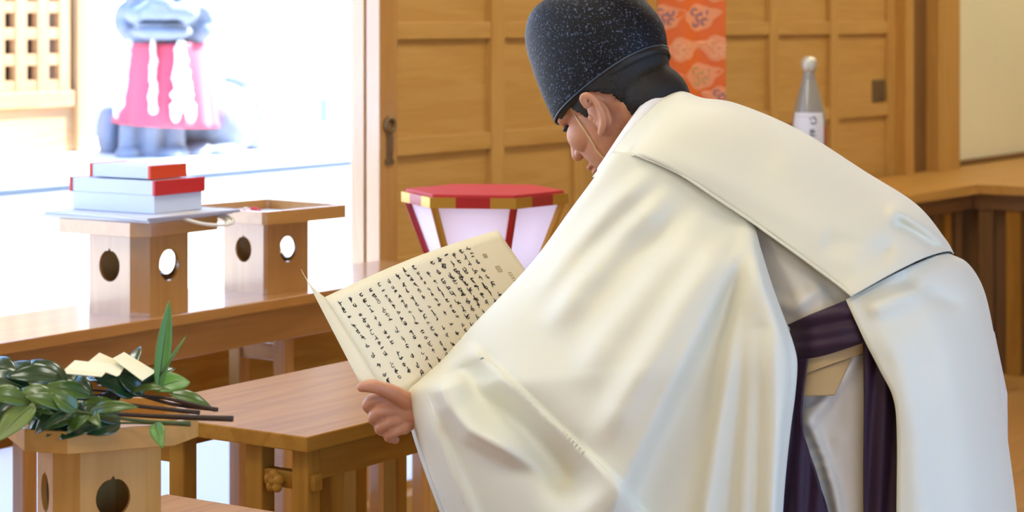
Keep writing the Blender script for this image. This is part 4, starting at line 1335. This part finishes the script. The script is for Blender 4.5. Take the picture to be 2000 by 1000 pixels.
# sleeve folds: (path in bearings, height in m towards the viewer, width left px, width right px, fade in, fade out)
SF = [([(1462, 440), (1400, 560), (1310, 740), (1215, 940), (1160, 1080), (1100, 1250)], 0.024, 130, 24, 0.18, 0.0),
      ([(1462, 445), (1440, 620), (1405, 830), (1370, 1050), (1340, 1250)], 0.013, 20, 26, 0.25, 0),
      ([(1464, 445), (1472, 620), (1462, 830), (1450, 1050), (1440, 1250)], 0.011, 20, 22, 0.25, 0),
      ([(1468, 445), (1510, 640), (1512, 830), (1505, 1050), (1500, 1250)], 0.020, 26, 40, 0.15, 0),
      ([(1290, 330), (1200, 400), (1110, 500), (1030, 600)], 0.010, 22, 26, 0.3, 0.3),
      ([(1330, 360), (1230, 450), (1130, 560), (1060, 660)], 0.014, 24, 34, 0.3, 0.3),
      ([(1400, 400), (1290, 520), (1190, 650), (1120, 760)], 0.012, 30, 40, 0.3, 0.3),
      ([(1440, 440), (1340, 580), (1240, 740), (1160, 880)], 0.010, 26, 34, 0.3, 0.2),
      ([(905, 668), (985, 740), (1080, 830), (1190, 930), (1290, 1060), (1340, 1250)], 0.012, 60, 7, 0.1, 0.0),
      ([(860, 735), (880, 790), (920, 840), (1000, 880), (1100, 930)], 0.030, 20, 60, 0.15, 0.35),
      ([(838, 770), (856, 850), (890, 930), (930, 1020), (960, 1120)], 0.009, 16, 16, 0.25, 0.1),
      ([(900, 700), (935, 770), (1010, 830), (1090, 900), (1160, 990)], -0.036, 44, 44, 0.2, 0.2)]
def sleeve_disp(x, y):
    s_ = 0.0
    for pts, h, wl_, wr_2, fi, fo_ in SF:
        d, t = seg_d(x, y, pts)
        w_ = wl_ if d < 0 else wr_2
        q = abs(d) / w_
        if q < 3:
            e = math.exp(-q * q)
            if fi: e *= smooth01(t / fi + 0.15)
            if fo_: e *= smooth01((1 - t) / fo_ + 0.05)
            s_ += h * e
    return -2.1 * s_

LEFT = [(1200, 296, 3.545), (1160, 350, 3.56), (1108, 420, 3.585), (1052, 498, 3.60), (990, 568, 3.61), (925, 635, 3.615), (868, 700, 3.615), (822, 742, 3.61), (800, 764, 3.60), (803, 800, 3.585), (815, 850, 3.57), (838, 920, 3.55), (868, 1000, 3.53), (910, 1110, 3.51), (960, 1250, 3.49)]
RIGHT = [(1300, 304, 3.49), (1370, 350, 3.455), (1425, 390, 3.428), (1466, 426, 3.405), (1486, 490, 3.355), (1508, 560, 3.31), (1532, 625, 3.275), (1548, 670, 3.255), (1556, 710, 3.245), (1552, 770, 3.24), (1544, 830, 3.235), (1535, 910, 3.23), (1528, 1000, 3.225), (1524, 1110, 3.22), (1520, 1250, 3.22)]
NR, NC = 150, 120
Lc, Rc = cr(LEFT, NR), cr(RIGHT, NR)
def sleeve_pts(shift):
    near, far = [], []
    for i in range(NR):
        t = i / (NR - 1)
        l, r = Lc[i], Rc[i]
        for j in range(NC):
            s = j / (NC - 1)
            x, y = l[0] + (r[0] - l[0]) * s, l[1] + (r[1] - l[1]) * s
            g = 1 - math.sqrt(max(0, 1 - (1 - s) ** 2))
            g = 0.75 * g + 0.25 * (1 - s)
            Y = r[2] + (l[2] - r[2]) * g
            # arm carries the top, the cloth sags below it
            y += 10 * math.sin(math.pi * s) * smooth01(t * 3) * (1 - t)
            edge = smooth01(s / 0.06) * smooth01((1 - s) / 0.03) * smooth01(t / 0.06)
            Yn = Y + sleeve_disp(x, y) * (0.25 + 0.75 * edge)
            near.append(P(x, y, Yn) + shift)
            gap = 0.10 * math.sin(math.pi * min(1, s * 1.05)) ** 0.7 + 0.004 + 0.055 * smooth01((t - 0.55) / 0.08) * (1 - s)
            bx_ = (8 * smooth01((t - 0.55) / 0.05) * (1 - s))
            far.append(P(x - bx_, y, Y + gap) + shift)
    return near, far
def make_sleeve(shift):
    near, far = sleeve_pts(shift)
    vs = near + far
    fs = grid_faces(NR, NC) + [f[::-1] for f in grid_faces(NR, NC, NR * NC)]
    cuff_row = int(NR * 8.2 / 14)
    for i in range(NR - 1):
        a, b_ = i * NC + NC - 1, (i + 1) * NC + NC - 1
        fs.append((a, b_, b_ + NR * NC, a + NR * NC))
        if i < cuff_row:
            a, b_ = i * NC, (i + 1) * NC
            fs.append((a, b_, b_ + NR * NC, a + NR * NC))
    o = mesh('sleeve', vs, fs, SILK, None, True)
    solidify(o, 0.0022, 0)
    return own(o), near
sl1, near = make_sleeve(Vector((0, 0, 0)))
sl2, _ = make_sleeve(Bd * 0.42 + Zd * -0.06)
# sewn hem along the cuff, and the cuff-band seam
def sleeve_at(x, y):
    return min(near, key=lambda p: ((CX + F * p.x / p.y) - x) ** 2 + ((HY + F * (HC - p.z) / p.y) - y) ** 2)
o = tube('cuff_hem', None, [near[i * NC] for i in range(int(NR * 8 / 14), NR, 2)], 0.0022, SILK, 6)
own(o); o.parent = sl1; o.matrix_parent_inverse = Matrix.Identity(4)
seam = [sleeve_at(*p) + Vector((0, -0.0008, 0)) for p in cr([(908, 662), (950, 700), (1000, 742), (1060, 800), (1120, 858), (1190, 925), (1250, 1000)], 30)]
o = tube('cuff_seam', None, cr(seam[::3], 40), 0.0016, SILK, 6)
own(o); o.parent = sl1; o.matrix_parent_inverse = Matrix.Identity(4)
seam = [sleeve_at(*p) + Vector((0, -0.0006, 0)) for p in cr([(838, 775), (850, 820), (868, 880), (890, 940), (915, 1000)], 20)]
o = tube('cuff_seam', None, cr(seam[::3], 30), 0.0014, SILK, 6)
own(o); o.parent = sl1; o.matrix_parent_inverse = Matrix.Identity(4)

# body of the robe over the bent back
def back_disp(x, y, th, t):
    s_ = 0
    for pts, h, w_ in [([(1250, 300), (1400, 340), (1560, 430), (1690, 520)], 0.005, 26), ([(1745, 430), (1790, 455), (1840, 490)], -0.026, 13), ([(1735, 400), (1780, 430), (1850, 475)], 0.022, 18),
                       ([(1500, 300), (1620, 400), (1720, 500)], 0.012, 50), ([(1600, 470), (1680, 480), (1750, 500)], -0.012, 24)]:
        d, q = seg_d(x, y, pts)
        s_ += h * math.exp(-(d / w_) ** 2) * smooth01(min(q, 1 - q) * 5 + 0.2)
    return -s_ if th < 1.7 else 0
rows = [(1158, 346, 3.635, 1338, 194, 3.775, 38), (1186, 343, 3.575, 1350, 193, 3.765, 32), (1240, 304, 3.50, 1376, 195, 3.75, 12), (1336, 344, 3.445, 1440, 204, 3.72, 6), (1465, 430, 3.385, 1560, 255, 3.68, 8),
        (1565, 502, 3.325, 1690, 337, 3.60, 10), (1630, 550, 3.285, 1790, 402, 3.52, 14), (1655, 570, 3.262, 1845, 468, 3.485, 16), (1664, 578, 3.255, 1862, 496, 3.47, 16)]
mantle = half_wrap('robe_back', rows, 90, 80, 0.0, math.pi, SILK, 0.0022, back_disp)
# inner collar
half_wrap('inner_collar', [(1176, 318, 3.67, 1316, 181, 3.785, 40), (1168, 330, 3.65, 1330, 183, 3.785, 40), (1168, 340, 3.64, 1344, 192, 3.775, 38)], 14, 60, 0.0, math.pi, COLLAR, 0.003)
# robe hem line where body meets the sleeve
hem = [(1238, 300, 3.4985), (1290, 321, 3.470), (1336, 344, 3.4435), (1400, 387, 3.412), (1465, 430, 3.3835), (1515, 466, 3.352), (1565, 502, 3.3235), (1600, 528, 3.302), (1630, 550, 3.2835), (1655, 570, 3.2605), (1664, 578, 3.2535)]
o = own(tube('robe_hem', None, cr([P(*p) for p in hem], 60), 0.0026, SILK, 6)); o.parent = mantle; o.matrix_parent_inverse = Matrix.Identity(4)

# rear panel of the robe falling from the hips
def tail_disp(x, y, th, t):
    s_ = 0
    for pts, h, w_ in [([(1700, 600), (1760, 700), (1790, 850), (1800, 1000), (1805, 1400)], 0.014, 34), ([(1780, 560), (1850, 700), (1880, 850), (1890, 1000), (1900, 1400)], 0.014, 40), ([(1740, 540), (1800, 560), (1860, 590)], -0.016, 18), ([(1690, 610), (1740, 590), (1800, 560)], 0.014, 20)]:
        d, q = seg_d(x, y, pts)
        s_ += h * math.exp(-(d / w_) ** 2) * smooth01(q * 4 + 0.1)
    return -s_ if th < 1.5 else 0
rows = [(1652, 586, 3.268, 1858, 500, 3.46, 14), (1664, 612, 3.255, 1890, 516, 3.465, 8), (1690, 668, 3.240, 1918, 560, 3.47, 4), (1718, 722, 3.230, 1936, 630, 3.47, 0), (1745, 778, 3.222, 1952, 735, 3.47, 0), (1752, 850, 3.218, 1966, 850, 3.47, 0),
        (1751, 1000, 3.212, 1985, 1000, 3.47, 0), (1750, 1200, 3.206, 2002, 1200, 3.47, 0), (1748, 1560, 3.20, 2030, 1560, 3.47, 0)]
tail = half_wrap('robe_rear_panel', rows, 90, 70, 0.0, math.radians(168), SILK, 0.0022, tail_disp)

# layers seen at the side opening
def ring_loft(name, cs, mat, thick, n=40):
    """loft of ellipses: (centre, lateral radius, other radius, axis)"""
    vs = []
    for c, rl, rd, ax in cs:
        ax = Vector(ax).normalized(); side = ax.cross(Bd).normalized()
        for k in range(n):
            a = 2 * math.pi * k / n
            vs.append(Vector(c) + Bd * (rl * math.cos(a)) + side * (rd * math.sin(a)))
    fs = []
    for i in range(len(cs) - 1):
        for k in range(n):
            fs.append((i * n + k, i * n + (k + 1) % n, (i + 1) * n + (k + 1) % n, (i + 1) * n + k))
    o = mesh(name, vs, fs, mat, None, True)
    m = o.modifiers.new('s', 'SUBSURF'); m.levels = 1; m.render_levels = 1
    solidify(o, thick, 0)
    return own(o)
spine = (hip - C7).normalized()
ring_loft('under_robe', [(C7.lerp(hip, 0.10), 0.15, 0.10, spine), (C7.lerp(hip, 0.35), 0.165, 0.125, spine), (C7.lerp(hip, 0.62), 0.165, 0.125, spine), (C7.lerp(hip, 0.82), 0.165, 0.13, spine + Vector((0, 0, -0.3))), (hip + Vector((0.02, 0, -0.02)), 0.17, 0.15, (0.25, -0.1, -1)), (hip + Vector((0.02, 0, -0.2)), 0.175, 0.15, (0, 0, -1)), (hip + Vector((0.0, 0, -0.5)), 0.18, 0.15, (0, 0, -1)), (hip + Vector((0.0, 0, -0.83)), 0.19, 0.16, (0, 0, -1))], INNER, 0.003)
# side gusset of the robe showing between sleeve and body
def gus_disp(x, y):
    s_ = 0
    for pts, h, w_ in [([(1490, 450), (1560, 560), (1580, 640)], 0.010, 22), ([(1540, 490), (1600, 560), (1610, 640)], 0.008, 16), ([(1510, 590), (1550, 600), (1590, 570)], 0.010, 14)]:
        d, q = seg_d(x, y, pts); s_ += h * math.exp(-(d / w_) ** 2)
    return -s_
surf('side_panel', [[(1440, 400, 3.44), (1500, 440, 3.42), (1570, 490, 3.37), (1680, 560, 3.30)], [(1470, 480, 3.42), (1520, 520, 3.38), (1590, 560, 3.34), (1690, 590, 3.30)], [(1490, 580, 3.39), (1540, 600, 3.345), (1600, 610, 3.315), (1690, 610, 3.30)], [(1510, 680, 3.37), (1550, 680, 3.33), (1600, 670, 3.305), (1690, 640, 3.295)]], 50, 50, INNER, 0.0022, gus_disp)
# purple waist sash with crosswise pleats
def sash_disp(x, y):
    d, q = seg_d(x, y, [(1480, 640), (1562, 622), (1660, 582), (1850, 520)])
    return -0.0035 * math.sin(d / 9.5 + 0.02 * (x - 1500)) - 0.002 * math.sin(d / 4.3 + x * 0.05)
surf('waist_sash', [[(1490, 655, 3.42), (1562, 624, 3.31), (1610, 604, 3.280), (1660, 583, 3.272), (1740, 556, 3.31), (1840, 530, 3.46)], [(1490, 700, 3.42), (1562, 664, 3.305), (1612, 648, 3.272), (1675, 625, 3.262), (1750, 600, 3.305), (1850, 570, 3.46)], [(1490, 740, 3.42), (1560, 706, 3.305), (1615, 692, 3.276), (1690, 667, 3.264), (1765, 640, 3.31), (1865, 610, 3.46)]], 40, 60, PURPLE, 0.003, sash_disp)
# tan belt below the sash
bl_ = surf('tan_belt', [[(1545, 706, 3.34), (1580, 694, 3.302), (1630, 680, 3.288), (1686, 664, 3.285), (1730, 655, 3.30)], [(1540, 742, 3.34), (1577, 729, 3.300), (1620, 713, 3.286), (1665, 697, 3.283), (1730, 672, 3.30)]], 16, 30, TAN, 0.004)
surf('belt_fold', [[(1540, 742, 3.345), (1577, 729, 3.306), (1620, 714, 3.292), (1665, 697, 3.289)], [(1535, 775, 3.345), (1567, 773, 3.306), (1600, 773, 3.293), (1630, 772, 3.291)]], 16, 26, TAN, 0.004)
# ivory kimono skirt in the opening
def kim_disp(x, y):
    s_ = 0
    for pts, h, w_ in [([(1570, 828), (1600, 800), (1640, 745), (1668, 700)], 0.014, 14), ([(1585, 830), (1610, 890), (1628, 950), (1640, 1010), (1650, 1150)], 0.012, 10), ([(1640, 860), (1630, 930), (1650, 1020), (1660, 1150)], 0.007, 20), ([(1660, 740), (1665, 850), (1670, 1000)], 0.006, 18),
                       ([(1570, 868), (1600, 862)], 0.006, 6), ([(1578, 892), (1606, 884)], 0.006, 6), ([(1585, 918), (1612, 908)], 0.006, 6), ([(1594, 944), (1620, 932)], 0.006, 6)]:
        d, q = seg_d(x, y, pts); s_ += h * math.exp(-(d / w_) ** 2)
    return -s_
surf('kimono_skirt', [[(1520, 700, 3.40), (1570, 700, 3.325), (1630, 695, 3.310), (1690, 690, 3.302), (1740, 690, 3.31)], [(1515, 850, 3.40), (1565, 850, 3.33), (1625, 850, 3.312), (1690, 850, 3.30), (1740, 850, 3.305)], [(1510, 1000, 3.40), (1570, 1000, 3.33), (1630, 1000, 3.31), (1690, 1000, 3.298), (1740, 1000, 3.30)], [(1508, 1200, 3.40), (1570, 1200, 3.33), (1630, 1200, 3.31), (1690, 1200, 3.297), (1740, 1200, 3.298)], [(1503, 1450, 3.40), (1570, 1450, 3.33), (1630, 1450, 3.31), (1690, 1450, 3.296), (1740, 1450, 3.296)], [(1500, 1750, 3.40), (1570, 1750, 3.33), (1630, 1750, 3.31), (1690, 1750, 3.295), (1740, 1750, 3.295)]], 130, 50, INNER, 0.0022, kim_disp)
# purple hakama: front and rear halves either side of the opening
def hk_disp(x, y):
    return -0.004 * math.sin(x * 0.16 + y * 0.01)
surf('hakama_front', [[(1640, 690, 3.74), (1560, 700, 3.60), (1520, 705, 3.42), (1545, 703, 3.318), (1577, 700, 3.294)], [(1620, 780, 3.74), (1520, 780, 3.60), (1490, 780, 3.42), (1535, 780, 3.305), (1567, 778, 3.286)], [(1600, 840, 3.74), (1500, 840, 3.60), (1475, 840, 3.42), (1525, 840, 3.302), (1568, 838, 3.282)], [(1590, 920, 3.74), (1490, 920, 3.60), (1465, 920, 3.42), (1525, 920, 3.30), (1593, 921, 3.276)], [(1580, 1000, 3.74), (1480, 1000, 3.60), (1460, 1000, 3.42), (1530, 1000, 3.298), (1618, 1000, 3.272)], [(1575, 1100, 3.74), (1470, 1100, 3.60), (1455, 1100, 3.42), (1535, 1100, 3.297), (1645, 1100, 3.27)], [(1570, 1280, 3.74), (1460, 1280, 3.60), (1448, 1280, 3.42), (1530, 1280, 3.295), (1645, 1280, 3.268)], [(1565, 1480, 3.74), (1450, 1480, 3.60), (1440, 1480, 3.42), (1525, 1480, 3.292), (1642, 1480, 3.265)], [(1560, 1700, 3.74), (1440, 1700, 3.60), (1430, 1720, 3.42), (1520, 1740, 3.29), (1640, 1750, 3.262)]], 100, 60, PURPLE, 0.003, hk_disp)
surf('hakama_rear', [[(1686, 655, 3.268), (1740, 640, 3.285), (1820, 600, 3.36), (1850, 570, 3.50), (1800, 560, 3.72)], [(1687, 760, 3.264), (1745, 760, 3.262), (1850, 760, 3.32), (1920, 740, 3.50), (1850, 740, 3.74)], [(1687, 1000, 3.260), (1750, 1000, 3.252), (1880, 1000, 3.31), (1955, 1000, 3.50), (1880, 1000, 3.74)], [(1687, 1240, 3.258), (1755, 1240, 3.25), (1890, 1240, 3.305), (1970, 1240, 3.50), (1890, 1240, 3.74)], [(1687, 1740, 3.256), (1760, 1740, 3.245), (1900, 1730, 3.30), (1990, 1700, 3.50), (1900, 1650, 3.74)]], 90, 60, PURPLE, 0.003, hk_disp)
